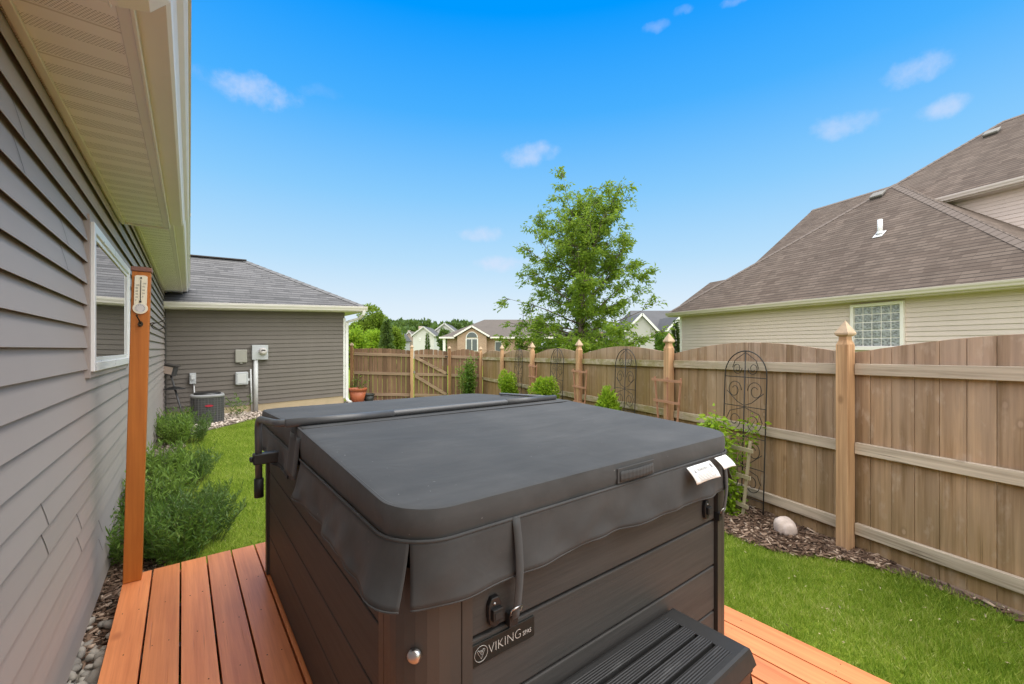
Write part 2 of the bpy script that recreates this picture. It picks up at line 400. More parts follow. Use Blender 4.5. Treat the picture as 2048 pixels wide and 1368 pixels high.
def panemat():
    m,t,b=new('reflective_window_glass'); o,_=coords(t)
    setb(t,b,(.03,.035,.035),.02,t.bump(t.noise(o,1.1,2),.02,.02),None,1.)
    b.inputs['IOR'].default_value=2.3; b.inputs['Coat Weight'].default_value=1.; b.inputs['Coat Roughness'].default_value=.01; return m
M['pane']=panemat()
def blockmat():
    m,t,b=new('glass_block'); o,_=coords(t)
    w=t.add('ShaderNodeTexVoronoi', feature='SMOOTH_F1', ins={'Vector':o,'Scale':24.}).outputs['Distance']
    c=t.ramp(w,[(.15,(.14,.145,.15)),(.6,(.34,.36,.37))])
    setb(t,b,c,.12,t.bump(w,.8,.01),None,.8); return m
M['block']=blockmat()
def lawn():
    m,t,b=new('lawn_turf'); o,_=coords(t)
    a=t.noise(o,.9,5,.65); f=t.noise(o,38.,4,.7); fine=t.noise(t.map(o,(1,1,1)),160.,2)
    k=t.math('ADD',t.math('MULTIPLY',a,.45),t.math('MULTIPLY',f,.55))
    c=t.ramp(k,[(.3,(.11,.165,.014)),(.5,(.20,.27,.026)),(.68,(.31,.35,.065))])
    setb(t,b,c,.9,t.bump(fine,.6,.02),None,.1); return m
M['lawn']=lawn()
def blade():
    m=bpy.data.materials.new('grass_blade'); m.use_nodes=True; t=NT(m); b=t.n['Principled BSDF']; isl=island(t); o,_=coords(t)
    f=t.math('ADD',t.math('MULTIPLY',isl,.42),t.math('ADD',t.math('MULTIPLY',t.noise(o,1.7,3),.42),t.math('MULTIPLY',t.noise(o,11.,3,.6),.46)))
    c=t.ramp(f,[(.40,(.10,.19,.014)),(.62,(.25,.375,.034)),(.82,(.42,.50,.09)),(.95,(.62,.60,.25))]); setb(t,b,c,.55,None,None,.25)
    tr=t.add('ShaderNodeBsdfTranslucent', ins={'Color':t.mix(.4,c,(.35,.5,.05),'SCREEN')})
    t.l.new(t.add('ShaderNodeMixShader', ins={0:.38,1:b.outputs[0],2:tr.outputs[0]}).outputs[0], t.n['Material Output'].inputs[0]); return m
M['blade']=blade()
M['chip']=(lambda: (lambda m: m)(None))()
def chips():
    m,t,b=new('bark_chips'); isl=island(t)
    c=t.ramp(isl,[(.0,(.075,.046,.032)),(.5,(.19,.122,.085)),(.8,(.31,.215,.155)),(.95,(.55,.42,.32))]); setb(t,b,c,.9,None,None,.15); return m
M['chip']=chips()
def pebble(name, lo, mid, hi):
    m,t,b=new(name); isl=island(t); o,_=coords(t)
    f=t.math('ADD',t.math('MULTIPLY',isl,.8),t.math('MULTIPLY',t.noise(o,24.,5,.6),.3))
    c=t.ramp(f,[(.15,lo),(.5,mid),(.95,hi)]); setb(t,b,c,.75,t.bump(t.noise(o,60.,4),.2,.004),None,.3); return m
M['river']=pebble('river_rock',(.22,.205,.185),(.36,.33,.285),(.52,.48,.42))
M['pebble']=pebble('pale_pebble',(.26,.21,.17),(.5,.41,.34),(.72,.63,.55))
M['leaf_lime']=leafmat('lime_shrub_leaf',(.13,.25,.014),(.28,.44,.025),(.42,.54,.05),.4)
M['leaf_mid']=leafmat('mid_green_leaf',(.05,.13,.02),(.12,.24,.03),(.22,.34,.06),.35)
M['leaf_bed']=leafmat('narrow_leaf',(.05,.115,.022),(.13,.24,.04),(.28,.42,.09),.35)
M['leaf_bed2']=leafmat('pale_narrow_leaf',(.12,.21,.045),(.22,.35,.06),(.34,.47,.11),.35)
M['leaf_grey']=leafmat('grey_green_leaf',(.045,.10,.028),(.115,.2,.055),(.24,.35,.12),.3)
M['bud']=plain('pale_flower_bud',(.25,.32,.12),.7,.2,20)
M['leaf_tree']=leafmat('honey_locust_leaf',(.07,.14,.015),(.18,.285,.024),(.34,.45,.04),.45)
M['leaf_far']=leafmat('far_tree_leaf',(.11,.18,.02),(.19,.28,.03),(.27,.36,.05),.25)
M['leaf_fardark']=leafmat('far_wood_leaf',(.04,.085,.02),(.08,.14,.03),(.13,.20,.045),.2)
M['leaf_spruce']=leafmat('spruce_needle',(.06,.11,.03),(.11,.175,.045),(.17,.24,.07),.2)

# ------------------------------------------------------------------ foliage helpers (numpy)
def unit(a): return a/np.maximum(np.linalg.norm(a,axis=-1,keepdims=True),1e-9)
def leaves_mesh(name, P, Dir, L, Wd, mat, rng, fold=.25):
    """a bent diamond leaf at every point P, growing along Dir"""
    n=len(P); Dir=unit(Dir); side=unit(np.cross(Dir, unit(rng.normal(size=(n,3))))); nor=np.cross(side,Dir)
    L=np.broadcast_to(L,(n,))[:,None]; Wd=np.broadcast_to(Wd,(n,))[:,None]
    V=np.empty((n,4,3)); V[:,0]=P; V[:,1]=P+Dir*L*.45+side*Wd*.5+nor*Wd*fold; V[:,2]=P+Dir*L-nor*L*.12; V[:,3]=P+Dir*L*.45-side*Wd*.5+nor*Wd*fold
    idx=np.arange(n*4).reshape(n,4)
    return raw_mesh(name, V.reshape(-1,3), idx, mat)
def raw_mesh(name, V, idx, mat, smooth=False):
    me=bpy.data.meshes.new(name); nf,k=idx.shape
    me.vertices.add(len(V)); me.vertices.foreach_set('co', V.astype(np.float32).ravel())
    me.loops.add(nf*k); me.loops.foreach_set('vertex_index', idx.astype(np.int32).ravel())
    me.polygons.add(nf); me.polygons.foreach_set('loop_start', np.arange(0,nf*k,k,dtype=np.int32))
    if smooth: me.polygons.foreach_set('use_smooth', np.ones(nf,dtype=bool))
    me.materials.append(mat); me.update(calc_edges=True); me.validate(); return me
def blob_points(rng, n, rx, ry, rz, lumps=9, shell=.45, cz=0.):
    """points through lumpy ellipsoid clumps; returns points and outward directions"""
    c=unit(rng.normal(size=(lumps,3)))*rng.uniform(.35,.72,(lumps,1)); r=rng.uniform(.28,.48,lumps)
    k=rng.integers(0,lumps,n); u=unit(rng.normal(size=(n,3))); rad=r[k]*(1-shell*rng.random(n)**1.5)
    p=c[k]+u*rad[:,None]; S=np.array([rx,ry,rz]); o=unit(u+.6*unit(p))
    p=p*S; p[:,2]+=cz; return p,o
def crown_mesh(name, seed, n, rx, ry, rz, L, Wd, mat, lumps=9, cz=0., droop=0.):
    rng=np.random.default_rng(seed); p,o=blob_points(rng,n,rx,ry,rz,lumps,.5,cz)
    d=o+rng.normal(size=(n,3))*.6; d[:,2]-=droop
    return leaves_mesh(name,p,d,rng.uniform(.7,1.3,n)*L,rng.uniform(.7,1.3,n)*Wd,mat,rng)
def trunk_mb(h, r, lean=(0,0), limbs=6, spread=1., seed=1, top=.9):
    g=random.Random(seed); mb=MB(); pts=[]; 
    for i in range(7):
        f=i/6; pts.append((lean[0]*f+g.uniform(-.03,.03)*h*.2*f, lean[1]*f+g.uniform(-.03,.03)*h*.2*f, h*top*f-.05))
    mb.tube(pts,[r*(1-.8*i/6) for i in range(7)],7)
    for k in range(limbs):
        f=g.uniform(.3,.9); a=g.uniform(0,6.28); b=Vector(pts[int(f*6)]); e=b+Vector((math.cos(a)*spread,math.sin(a)*spread,h*.18))
        mb.tube([b,(b+e)/2+Vector((0,0,.05*h)),e],[r*.4,r*.28,r*.08],5)
    return mb
def bush(name, label, cat, X, Y, z0, rx, ry, rz, n, L, Wd, mat, seed, group=None, lumps=9, stems=7):
    o=thing(name,label,cat,W,(X,Y,z0),group)
    me=crown_mesh('foliage',seed,n,rx,ry,rz,L,Wd,mat,lumps,rz*.95); link('foliage',me,o)
    mb=MB(); g=random.Random(seed)
    for k in range(stems):
        a=g.uniform(0,6.28); q=g.uniform(.2,.7)
        mb.tube([(X+.02*math.cos(a),Y+.02*math.sin(a),z0-.02),(X+rx*q*.5*math.cos(a),Y+ry*q*.5*math.sin(a),z0+rz*.7),(X+rx*q*math.cos(a),Y+ry*q*math.sin(a),z0+rz*1.4)],[.012*rx/.3,.009*rx/.3,.004*rx/.3],5)
    part('stem',mb,M['stem'],o); return o

# ------------------------------------------------------------------ siding helper
def siding(mb, O, U, N, L, z0, z1, ex, proud=.014, kz=0.0, phase=None):
    """clapboards: each course leans out to a proud lower lip"""
    O=Vector(O); U=Vector(U); N=Vector(N); Z=Vector((0,0,1)); zz=[]
    z=z0 if phase is None else phase-math.ceil((phase-z0)/ex)*ex
    while z<z1-.002:
        a,b=max(z,z0),min(z+ex,z1)
        if b-a>.004:
            fa=proud; fb=proud*(1-(b-z)/ex)+.0015
            top=min(.02,max(.001,z1-b)); prof=[(a+.022,fa-.0065),(a+.0006,fa-.0022),(a,fa-.0012),(a+.0012,fa),(b,fb),(b+top,fb-proud*top/ex)]
            vs=[]
            for s in (0,L):
                for (h,o) in prof: vs.append(O+U*s+N*o+Z*(h+kz*s))
            k=len(prof); mb.add(vs,[(i,i+1,k+i+1,k+i) for i in range(k-1)])
        z+=ex
    return mb

# ================================================================== GROUND
mb=MB(); mb.poly([(-400,-60,-.012),(400,-60,-.012),(400,700,-.012),(-400,700,-.012)])
solo('lawn_ground',mb,M['lawn'],W,(0,0,0),kind='structure')

BED=[(-3.5,3.765),(1.2,3.755),(1.8,3.71),(2.1,3.63),(2.24,3.5),(2.32,3.34),(2.45,3.19),(2.65,3.12),(2.9,3.08),(4.5,2.95),(7,2.9),(10,2.95),(13.0,3.0)]
def bed_edge(d):
    for (a,b),(c,e) in zip(BED,BED[1:]):
        if a<=d<=c: return b+(e-b)*(d-a)/(c-a)
    return BED[0][1] if d<BED[0][0] else BED[-1][1]
mb=MB()
for (a,b),(c,e) in zip(BED,BED[1:]):
    n=max(1,int((c-a)/.3))
    for i in range(n):
        d0=a+(c-a)*i/n; d1=a+(c-a)*(i+1)/n
        mb.add([(bed_edge(d0)-.03,d0,.0),(3.86,d0,.012),(3.86,d1,.012),(bed_edge(d1)-.03,d1,.0)],[(0,1,2,3)],True)
solo('mulch_bed',mb,M['soil'],FN,(3.4,2,0),kind='structure')
# bark chips
rng=np.random.default_rng(3)
def chip_object(wallside=False):
    C=[]
    while wallside and len(C)<1500:
        n,d=rng.uniform(-.475,-.17),rng.uniform(2.9,4.7)
        if d<3.4 and rng.random()>(d-2.9)*2: continue
        C.append((n,d,rng.uniform(.004,.03)))
    while not wallside and len(C)<5200:
        d=rng.uniform(1.0,5.2) if rng.random()<.9 else rng.uniform(5.2,13); e=bed_edge(d); n=rng.uniform(e-.05,3.8)
        if d<2.0 and rng.random()<.965: continue
        C.append((n,d,rng.uniform(.004,.028)))
    C=np.array(C); n=len(C); a=rng.uniform(0,6.28,n); t=unit(np.stack([np.cos(a),np.sin(a),rng.normal(0,.25,n)],1))
    s=unit(np.cross(t,unit(np.stack([rng.normal(0,.35,n),rng.normal(0,.35,n),np.ones(n)],1)))); u=np.cross(s,t)
    L=rng.uniform(.012,.042,n)[:,None]; w=rng.uniform(.004,.011,n)[:,None]; h=rng.uniform(.0015,.005,n)[:,None]
    V=np.stack([C+t*L*i+s*w*j*(1-.3*(i>0))+u*h*k for k in (-1,1) for j in (-1,1) for i in (-1,1)],1)
    q=np.array([(0,2,3,1),(4,5,7,6),(0,1,5,4),(2,6,7,3),(0,4,6,2),(1,3,7,5)])
    idx=(np.arange(n)[:,None,None]*8+q[None]).reshape(-1,4)
    o=bpy.data.objects.new('bark_mulch',raw_mesh('bark_mulch',V.reshape(-1,3),idx,M['chip'])); col.objects.link(o)
    o.rotation_euler=(0,0,HS.rz if wallside else FN.rz); tag(o,'dark bark mulch between the house wall and the deck corner' if wallside else 'loose brown bark mulch along the foot of the fence','mulch',None,'stuff')
chip_object(); chip_object(True)

def ico():
    import bmesh
    b=bmesh.new(); bmesh.ops.create_icosphere(b,subdivisions=2,radius=1.); v=np.array([p.co[:] for p in b.verts]); f=np.array([[x.index for x in q.verts] for q in b.faces]); b.free(); return v,f
IV,IF=ico()
def stones(name, C, size, mat, label, fr, flat=.55, smooth=True):
    C=np.array(C); n=len(C); r=np.random.default_rng(5)
    S=size*r.uniform(.55,1.25,(n,1,1))*np.stack([np.ones(n),r.uniform(.55,.9,n),r.uniform(flat*.7,flat*1.2,n)],1)[:,None,:]
    V=IV[None]*(1+.16*np.sin(IV[None]@r.normal(size=(n,3,3))*2.2+r.uniform(0,6,(n,1,3))).sum(-1,keepdims=True)/2)
    V=V*S; a=r.uniform(0,6.28,n); c,s=np.cos(a)[:,None],np.sin(a)[:,None]; b=r.normal(0,.25,n)[:,None]
    V[...,2]+=b*V[...,0]
    x=V[...,0]*c-V[...,1]*s; y=V[...,0]*s+V[...,1]*c; V=np.stack([x,y,V[...,2]],-1)+C[:,None,:]
    idx=(np.arange(n)[:,None,None]*len(IV)+IF[None]).reshape(-1,3)
    o=bpy.data.objects.new(name,raw_mesh(name,V.reshape(-1,3),idx,mat,smooth)); col.objects.link(o); o.rotation_euler=(0,0,fr.rz)
    return tag(o,label,'gravel',None,'stuff')
# river rocks between house wall and deck
C=[]; g=random.Random(11)
for lay in range(2):
    d=-.4
    while d<3.95:
        nn=-.46
        while nn<-.22:
            C.append((nn+g.uniform(-.012,.012),d+g.uniform(-.02,.02),.005+.03*lay+g.uniform(0,.012))); nn+=.052
        d+=.06
C=[c for c in C if c[1]<3.0 or g.random()<max(0,1-(c[1]-3.0)*2.2)]
stones('river_rocks',C,.036,M['river'],'rounded grey river rocks between the house wall and the deck edge',HS,.7)
mb=MB(); mb.poly([(-.5,-3,.0),(-.16,-3,.0),(-.16,3.3,.0),(-.16,5.2,.0),(-.1,9.9,.0),(.55,10.7,.0),(1.35,11.6,.0),(2.2,12.0,.0),(5.4,12.2,.0),(5.4,13.6,.0),(-.5,13.6,.0)])
solo('gravel_bed',mb,M['gravelbase'],HS,(0,4,0),kind='structure')
C=[]
while len(C)<2600:
    d=g.uniform(8.8,13.2); lo=-.45; hi=-.05+max(0,(d-10.0))*.85
    n=g.uniform(lo,5.3)
    if n>hi and d<11.95+.1*n*.3: continue
    C.append((n,d,g.uniform(.0,.03)))
stones('pale_pebbles',C,.034,M['pebble'],'pale pebbles along the foot of the garage wall',HS,.6,False)

# lawn blades
def blades(name, pts, hmin, hmax, w, label):
    r=np.random.default_rng(9); P=np.array(pts); n=len(P); a=r.uniform(0,6.28,n); h=r.uniform(hmin,hmax,n)
    P=np.column_stack([P,np.full(n,-.012)]); s=np.stack([np.cos(a),np.sin(a),np.zeros(n)],1); lean=np.stack([r.normal(0,.45,n),r.normal(0,.45,n),np.ones(n)],1)
    patch=.75+.5*np.sin(P[:,0]*5.1+np.sin(P[:,1]*3.3)*2)*np.sin(P[:,1]*4.3+1)**2*.6
    ww=(w*r.uniform(.6,1.3,n))[:,None]; top=P+lean*(h*patch)[:,None]; mid=P+lean*(h*patch*.5)[:,None]-np.array([0,0,.004])
    V=np.stack([P-s*ww,P+s*ww,mid+s*ww*.8,top,mid-s*ww*.8],1)
    idx=np.arange(n*5).reshape(n,5)
    o=bpy.data.objects.new(name,raw_mesh(name,V.reshape(-1,3),idx,M['blade'])); col.objects.link(o)
    return tag(o,label,'grass',None,'stuff')
r=np.random.default_rng(21); pts=[]
for x,y in zip(r.uniform(.9,4.2,230000),r.uniform(1.2,4.6,230000)):
    nD=DK.n[0]*x+DK.n[1]*y; nF=FN.n[0]*x+FN.n[1]*y; dF=FN.d[0]*x+FN.d[1]*y
    if nD<2.46: continue
    e=bed_edge(dF)
    if nF>e-.03+r.normal(0,.025)+(abs(r.normal(.02,.04)) if dF<2.1 else 0): continue
    px=CX+F*x/y
    if px>2120 or px<1400: continue
    if r.random()>min(1,(2.6/y)**1.2): continue
    pts.append((x,y))
for x,y in zip(r.uniform(-6.8,-1.4,230000),r.uniform(3.0,11.5,230000)):
    nH=HS.n[0]*x+HS.n[1]*y; dH=HS.d[0]*x+HS.d[1]*y; dD=DK.d[0]*x+DK.d[1]*y
    if dD<3.72 or nH<.12 or nH>3: continue
    if dH>9.8 and nH<-.05+(dH-10.0)*.85+r.normal(0,.05): continue
    if dH>11.9: continue
    px=CX+F*x/y
    if px>545 or px<330: continue
    pts.append((x,y))
blades('lawn_grass',pts,.025,.06,.0021,'short bright green lawn grass beside the deck and fence')

rr=np.random.default_rng(55); cl=np.array(pts); cl=cl[rr.choice(len(cl),150,replace=False)]; n_=len(cl)
o=bpy.data.objects.new('lawn_clippings',leaves_mesh('lawn_clippings',np.column_stack([cl,rr.uniform(.012,.04,n_)]),np.stack([rr.normal(size=n_),rr.normal(size=n_),rr.normal(0,.3,n_)],1),rr.uniform(.012,.034,n_),rr.uniform(.004,.010,n_),plain('dry_clipping',(.42,.36,.2),.8,.4,20),rr)); col.objects.link(o)
tag(o,'dry tan clippings and leaf bits scattered through the lawn','clippings',None,'stuff')

# ================================================================== HOUSE
LAB_H='grey vinyl sided house with cream eaves, window and hipped garage wing beyond the deck'
house=thing('house',LAB_H,'house',HS,(-.482,5,0))
WN=-.482
mb=MB(); siding(mb,(WN,-3,0),(0,1,0),(1,0,0),7.89,.0585,2.705,.1205,.023,0,1.625)
siding(mb,(WN,4.89,0),(0,1,0),(1,0,0),7.9,.0585,2.955,.1205,.023,0,1.625)
mb.box(WN-.2,WN-.002,-3,12.75,.0,2.95)
# panel laps
for p in range(-3,14):
    z=1.625-13*.1205+p*.241
    for m_ in range(-3,6):
        d=2.02+(1.08-(z+.12))*2.75+m_*3.66
        if d<-.6 or d>12.5 or z<.05 or z>2.5: continue
        for c in (0,1):
            zz=z+c*.1205
            if 3.3<d<5.3 and zz>1.38 and zz<2.38: continue
            q=[]
            for k in range(6):
                h=.003+.1165*k/5; q.append((WN+.023*(1-h/.1205)+.0015+.0012,zz+h,.034*(h/.12)**2))
            for (n0,z0,e0),(n1,z1,e1) in zip(q,q[1:]):
                mb.add([(n0,d-e0,z0),(n0,d-e0+.006,z0),(n1,d-e1+.006,z1),(n1,d-e1,z1)],[(0,1,2,3)],False,1)
part('wall',mb,[M['siding'],M['seam']],house)
mb=MB(); mb.box(WN-.18,WN+.002,-3,12.7,-.1,.0585); part('foundation',mb,M['concrete'],house)
def eave(d0,d1,zs,nm):
    mb=MB(); mb.box(WN,-.185,d0,d1,zs,zs+.012); part('soffit',mb,M['soffit'],house)
    mb=MB()
    mb.box(-.187,-.150,d0,d1,zs-.006,zs+.02)                        # fascia foot
    mb.box(-.153,-.140,d0,d1,zs-.012,zs+.2)                         # fascia
    mb.box(WN+.016,WN+.045,d0,d1,zs-.018,zs-.002)                   # wall channel
    part('fascia',mb,M['cream'],house,bevel=.003)
    # ogee gutter
    zb=zs+.028
    prof=[(-.1395,zb+.125),(-.1395,zb),(-.062,zb),(-.05,zb+.012),(-.046,zb+.03),(-.036,zb+.055),(-.018,zb+.075),(-.008,zb+.092),(-.005,zb+.112),(.004,zb+.114),(.004,zb+.126),(-.010,zb+.126)]
    mb=MB(); n=len(prof); ds=[d0+(d1-d0)*i/20 for i in range(21)]
    vs=[(a,d,b) for d in ds for a,b in prof]; mb.add(vs,[(i*n+k,i*n+k+1,(i+1)*n+k+1,(i+1)*n+k) for i in range(20) for k in range(n-1)],False)
    mb.f += [tuple(range(n)), tuple(range(20*n+n-1,20*n-1,-1))]; mb.sm+=[False]*2; mb.mi+=[0]*2
    for dj in (d0+1.9,d1-.012): # joints
        if nm: mb.box(.004,.0065,dj-.012,dj+.012,zb+.1,zb+.126); 
    part('gutter',mb,M['cream'],house,bevel=.002)
mb=MB(); mb.box(WN+.02,-.152,4.868,4.889,2.682,2.93); part('eave_end',mb,M['cream'],house,bevel=.002)
eave(-3,4.867,2.70,True); eave(4.893,12.95,2.95,False)
# roof of the main block
mb=MB()
def roofslab(zs,d0,d1):
    a=[(-.03,d0,zs+.165),(-.03,d1,zs+.165),(-5.2,d1,zs+.165+5.17*.5),(-5.2,d0,zs+.165+5.17*.5)]
    mb.slab(a,(0,0,.02))
roofslab(2.70,-3,4.89); roofslab(2.95,4.892,14.0)
part('roof',mb,M['roofgrey'],house,uv=True)
# downspout elbow under the near eave
mb=MB()
DS=1.655
pp=[(WN+.04,DS,2.55),(WN+.05,DS,2.62),(WN+.1,DS,2.655),(-.17,DS,2.662),(-.115,DS,2.675),(-.085,DS,2.71),(-.08,DS,2.74)]
def rect_tube(mb,pts,w,h,axis=(0,1,0)):
    A=Vector(axis); P=[Vector(p) for p in pts]; vs=[]
    for i,p in enumerate(P):
        t=(P[min(i+1,len(P)-1)]-P[max(i-1,0)]).normalized(); s=t.cross(A).normalized()
        for (a,b) in ((-1,-.7),(-.8,-1),(.8,-1),(1,-.7),(1,.7),(.8,1),(-.8,1),(-1,.7)): vs.append(p+A*(a*w/2)+s*(b*h/2))
    k=8; fs=[(i*k+j,i*k+(j+1)%k,(i+1)*k+(j+1)%k,(i+1)*k+j) for i in range(len(P)-1) for j in range(k)]
    mb.add(vs,fs+[tuple(range(k-1,-1,-1)),tuple((len(P)-1)*k+j for j in range(k))],False)
rect_tube(mb,pp,.1,.075)
rect_tube(mb,[(WN+.04,DS,.25),(WN+.04,DS,2.57)],.095,.07)
mb.box(-.36,-.35,DS-.055,DS+.055,2.616,2.70); mb.box(-.19,-.183,DS-.055,DS+.055,2.622,2.705)
part('downspout',mb,M['cream'],house,bevel=.004)
# window
wd0,wd1,wz0,wz1=3.394,5.214,1.49,2.35
mb=MB(); b=.035
for a in ((wd0-b,wd0,wz0-b,wz1+b),(wd1,wd1+b,wz0-b,wz1+b)): mb.box(WN,WN+.030,a[0],a[1],a[2],a[3])
mb.box(WN,WN+.029,wd0,wd1,wz1,wz1+b); mb.box(WN,WN+.029,wd0,wd1,wz0-b,wz0)
trim=part('window_channel',mb,M['siding'],house)
mb=MB(); b=.052
mb.box(WN,WN+.046,wd0,wd0+b,wz0,wz1); mb.box(WN,WN+.046,wd1-b,wd1,wz0,wz1)
mb.box(WN,WN+.045,wd0+b,wd1-b,wz1-b,wz1); mb.box(WN,WN+.045,wd0+b,wd1-b,wz0,wz0+b)
c=.03
mb.box(WN,WN+.036,wd0+b,wd0+b+c,wz0+b,wz1-b); mb.box(WN,WN+.036,wd1-b-c*2.2,wd1-b,wz0+b,wz1-b)
mb.box(WN,WN+.035,wd0+b+c,wd1-b-c*2.2,wz1-b-c,wz1-b); mb.box(WN,WN+.035,wd0+b+c,wd1-b-c*2.2,wz0+b,wz0+b+c)
win=part('window',mb,M['vinylwhite'],house,bevel=.003)
mb=MB(); mb.box(WN,WN+.028,wd0+b+c,wd1-b-c*2.2,wz0+b+c,wz1-b-c); part('pane',mb,M['pane'],house,win)
# garage wing
K=.034
GD=12.77; GR=3.57
def zg(n): return K*(n-.73)
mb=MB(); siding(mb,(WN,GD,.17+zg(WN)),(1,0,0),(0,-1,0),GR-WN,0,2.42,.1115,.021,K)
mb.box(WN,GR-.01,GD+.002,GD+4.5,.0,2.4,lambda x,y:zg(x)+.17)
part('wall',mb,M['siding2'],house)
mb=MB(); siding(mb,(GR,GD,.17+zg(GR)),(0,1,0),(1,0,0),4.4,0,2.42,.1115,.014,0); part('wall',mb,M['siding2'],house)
mb=MB(); mb.box(WN,GR-.005,GD-.004,GD+4.5,-.25,.185,zf=lambda x,y:zg(x)); part('foundation',mb,M['concrete'],house)
mb=MB(); mb.box(GR-.035,GR+.03,GD-.026,GD+.06,.1,2.42,lambda x,y:zg(GR)+.0); part('corner_trim',mb,M['white'],house,bevel=.004)
mb=MB(); mb.box(WN+.001,WN+.045,GD-.05,GD-.001,.05,2.6); part('corner_trim',mb,M['darktrim'],house,bevel=.004)
def ge(n): return 2.78+K*(n-1.7)       # roof edge height along the wing
ED=12.37; EN=4.02; WG=2.67
RZ=lambda n: 4.26+.02*(n-.7)
mb=MB()
mb.slab([(-3,ED,ge(-3)),(EN,ED,ge(EN)),(EN-WG,ED+WG,RZ(EN-WG)),(-3,ED+WG,RZ(-3))],(0,0,-.02))
mb.slab([(EN,ED,ge(EN)),(EN,ED+2*WG,ge(EN)),(EN-WG,ED+WG,RZ(EN-WG))],(0,0,-.02))
mb.slab([(EN,ED+2*WG,ge(EN)),(-3,ED+2*WG,ge(-3)),(-3,ED+WG,RZ(-3)),(EN-WG,ED+WG,RZ(EN-WG))],(0,0,-.02))
part('roof',mb,M['roofgrey'],house,uv=True)
mb=MB(); mb.bar((-3,ED+WG,RZ(-3)+.01),(EN-WG,ED+WG,RZ(EN-WG)+.01),.22,.03)
part('ridge_vent',mb,M['ridgegrey'],house)
mb=MB()
def cap_strip(p,q,third,wd=.15,off=.012):
    p,q,third=Vector(p),Vector(q),Vector(third); a=(q-p).normalized(); t=(third-p)-a*(third-p).dot(a); t.normalize(); nn=a.cross(t)
    if nn.z<0: nn=-nn
    L=(q-p).length; k=int(L/.22)
    for i in range(k):
        s0=p+a*(L*i/k); s1=p+a*(L*(i+1)/k-.004); o0=nn*(off+.006); o1=nn*off
        mb.add([s0+o0,s1+o1,s1+t*wd+o1,s0+t*wd+o0,s0+t*wd],[(0,1,2,3),(3,2,4)])
cap_strip((EN,ED,ge(EN)),(EN-WG,ED+WG,RZ(EN-WG)),(-3,ED,ge(-3))); cap_strip((EN,ED,ge(EN)),(EN-WG,ED+WG,RZ(EN-WG)),(EN,ED+2*WG,ge(EN)))
part('ridge_cap',mb,M['ridgegrey2'],house)
mb=MB()   # gutter of the wing
prof=[(.0,-.02),(.0,-.15),(.07,-.15),(.082,-.137),(.09,-.11),(.105,-.085),(.118,-.06),(.12,-.035),(.128,-.033),(.128,-.022),(.115,-.022)]
n=len(prof); xs=[-.5,EN+.06]
vs=[(x,ED-a,ge(x)+b) for x in xs for a,b in prof]; mb.add(vs,[(k,k+1,n+k+1,n+k) for k in range(n-1)]+[tuple(range(n-1,-1,-1)),tuple(range(n,2*n))])
part('gutter',mb,M['cream'],house)
mb=MB(); mb.box(-.5,EN+.0,ED,ED+.015,-.17,-.005,lambda x,y:ge(x)); mb.box(-.5,EN,ED+.015,GD+.02,-.165,-.15,lambda x,y:ge(x)); mb.box(EN-.02,EN,ED+.015,ED+5,-.168,-.012,lambda x,y:ge(x)); mb.box(GR,EN-.02,GD,ED+5,-.164,-.15,lambda x,y:ge(x)); part('fascia',mb,M['cream'],house)
mb=MB(); zt=ge(EN)-.15
rect_tube(mb,[(EN-.03,ED-.06,zt),(EN-.04,ED-.04,zt-.09),(EN-.1,ED+.12,zt-.2),(GR+.075,GD-.04,zt-.3),(GR+.06,GD-.03,zt-.42),(GR+.06,GD-.03,.2),(GR+.075,GD-.08,.12),(GR+.12,GD-.2,.09)],.085,.062,(1,0,0))
part('downspout',mb,M['white'],house,bevel=.004)

# things on the wing wall
def wallp(x,y): 
    n,d,z=HS.pixd(x,y,GD-.016); return n,d,z
def wbox(mb,x0,x1,y0,y1,dep,back=0.): 
    n0,_,z1=wallp(x0,y0); n1,_,z0=wallp(x1,y1); mb.box(n0,n1,GD-.016-back-dep,GD-.012-back,z0,z1); return n0,n1,z0,z1
mb=MB(); n0,n1,z0,z1=wbox(mb,503,535,690,719,.13)
em=thing('electric_meter','grey electric meter box with round glass dial and pipe on garage wall','meter',HS,(n0,GD,z0))
part('enclosure',mb,M['meterbox'],em,bevel=.008)
def lathe_wall(mb,cn,cz,d,prof,seg=24):   # lathe whose axis points out of the wing wall
    vs=[];fs=[]
    for r_,o_ in prof:
        for k in range(seg): a=6.28318*k/seg; vs.append((cn+r_*math.cos(a),d-o_,cz+r_*math.sin(a)))
    for i in range(len(prof)-1):
        for k in range(seg): fs.append((i*seg+k,i*seg+(k+1)%seg,(i+1)*seg+(k+1)%seg,(i+1)*seg+k))
    mb.add(vs,fs+[tuple((len(prof)-1)*seg+k for k in range(seg))],True)
cn=n0+(n1-n0)*.66; cz=z0+(z1-z0)*.56
mb=MB(); lathe_wall(mb,cn,cz,GD-.145,[(.095,0),(.095,.02),(.085,.03),(.083,.08),(.07,.11),(.0,.12)]); dl=part('dial',mb,M['dial'],em)
mb=MB(); mb.box(cn-.045,cn+.045,GD-.272,GD-.262,cz+.02,cz+.05); part('readout',mb,M['ink'],em,dl)
mb=MB(); pn=wallp(511,720)[0]; mb.tube([(pn,GD-.075,z0+.01),(pn,GD-.075,.02)],.053,12); part('conduit',mb,M['pvc'],em)
mb=MB(); a=wallp(501,738); b_=wallp(503.5,826); mb.tube([(a[0],GD-.05,a[2]),(b_[0],GD-.06,.02)],.02,8); part('conduit',mb,M['pvc'],em)
mb=MB(); n0,n1,z0,z1=wbox(mb,470,494,699,725,.07); o=thing('utility_box','beige utility box with hasp beside the electric meter','utility box',HS,(n0,GD,z0)); part('housing',mb,M['boxbeige'],o,bevel=.02)
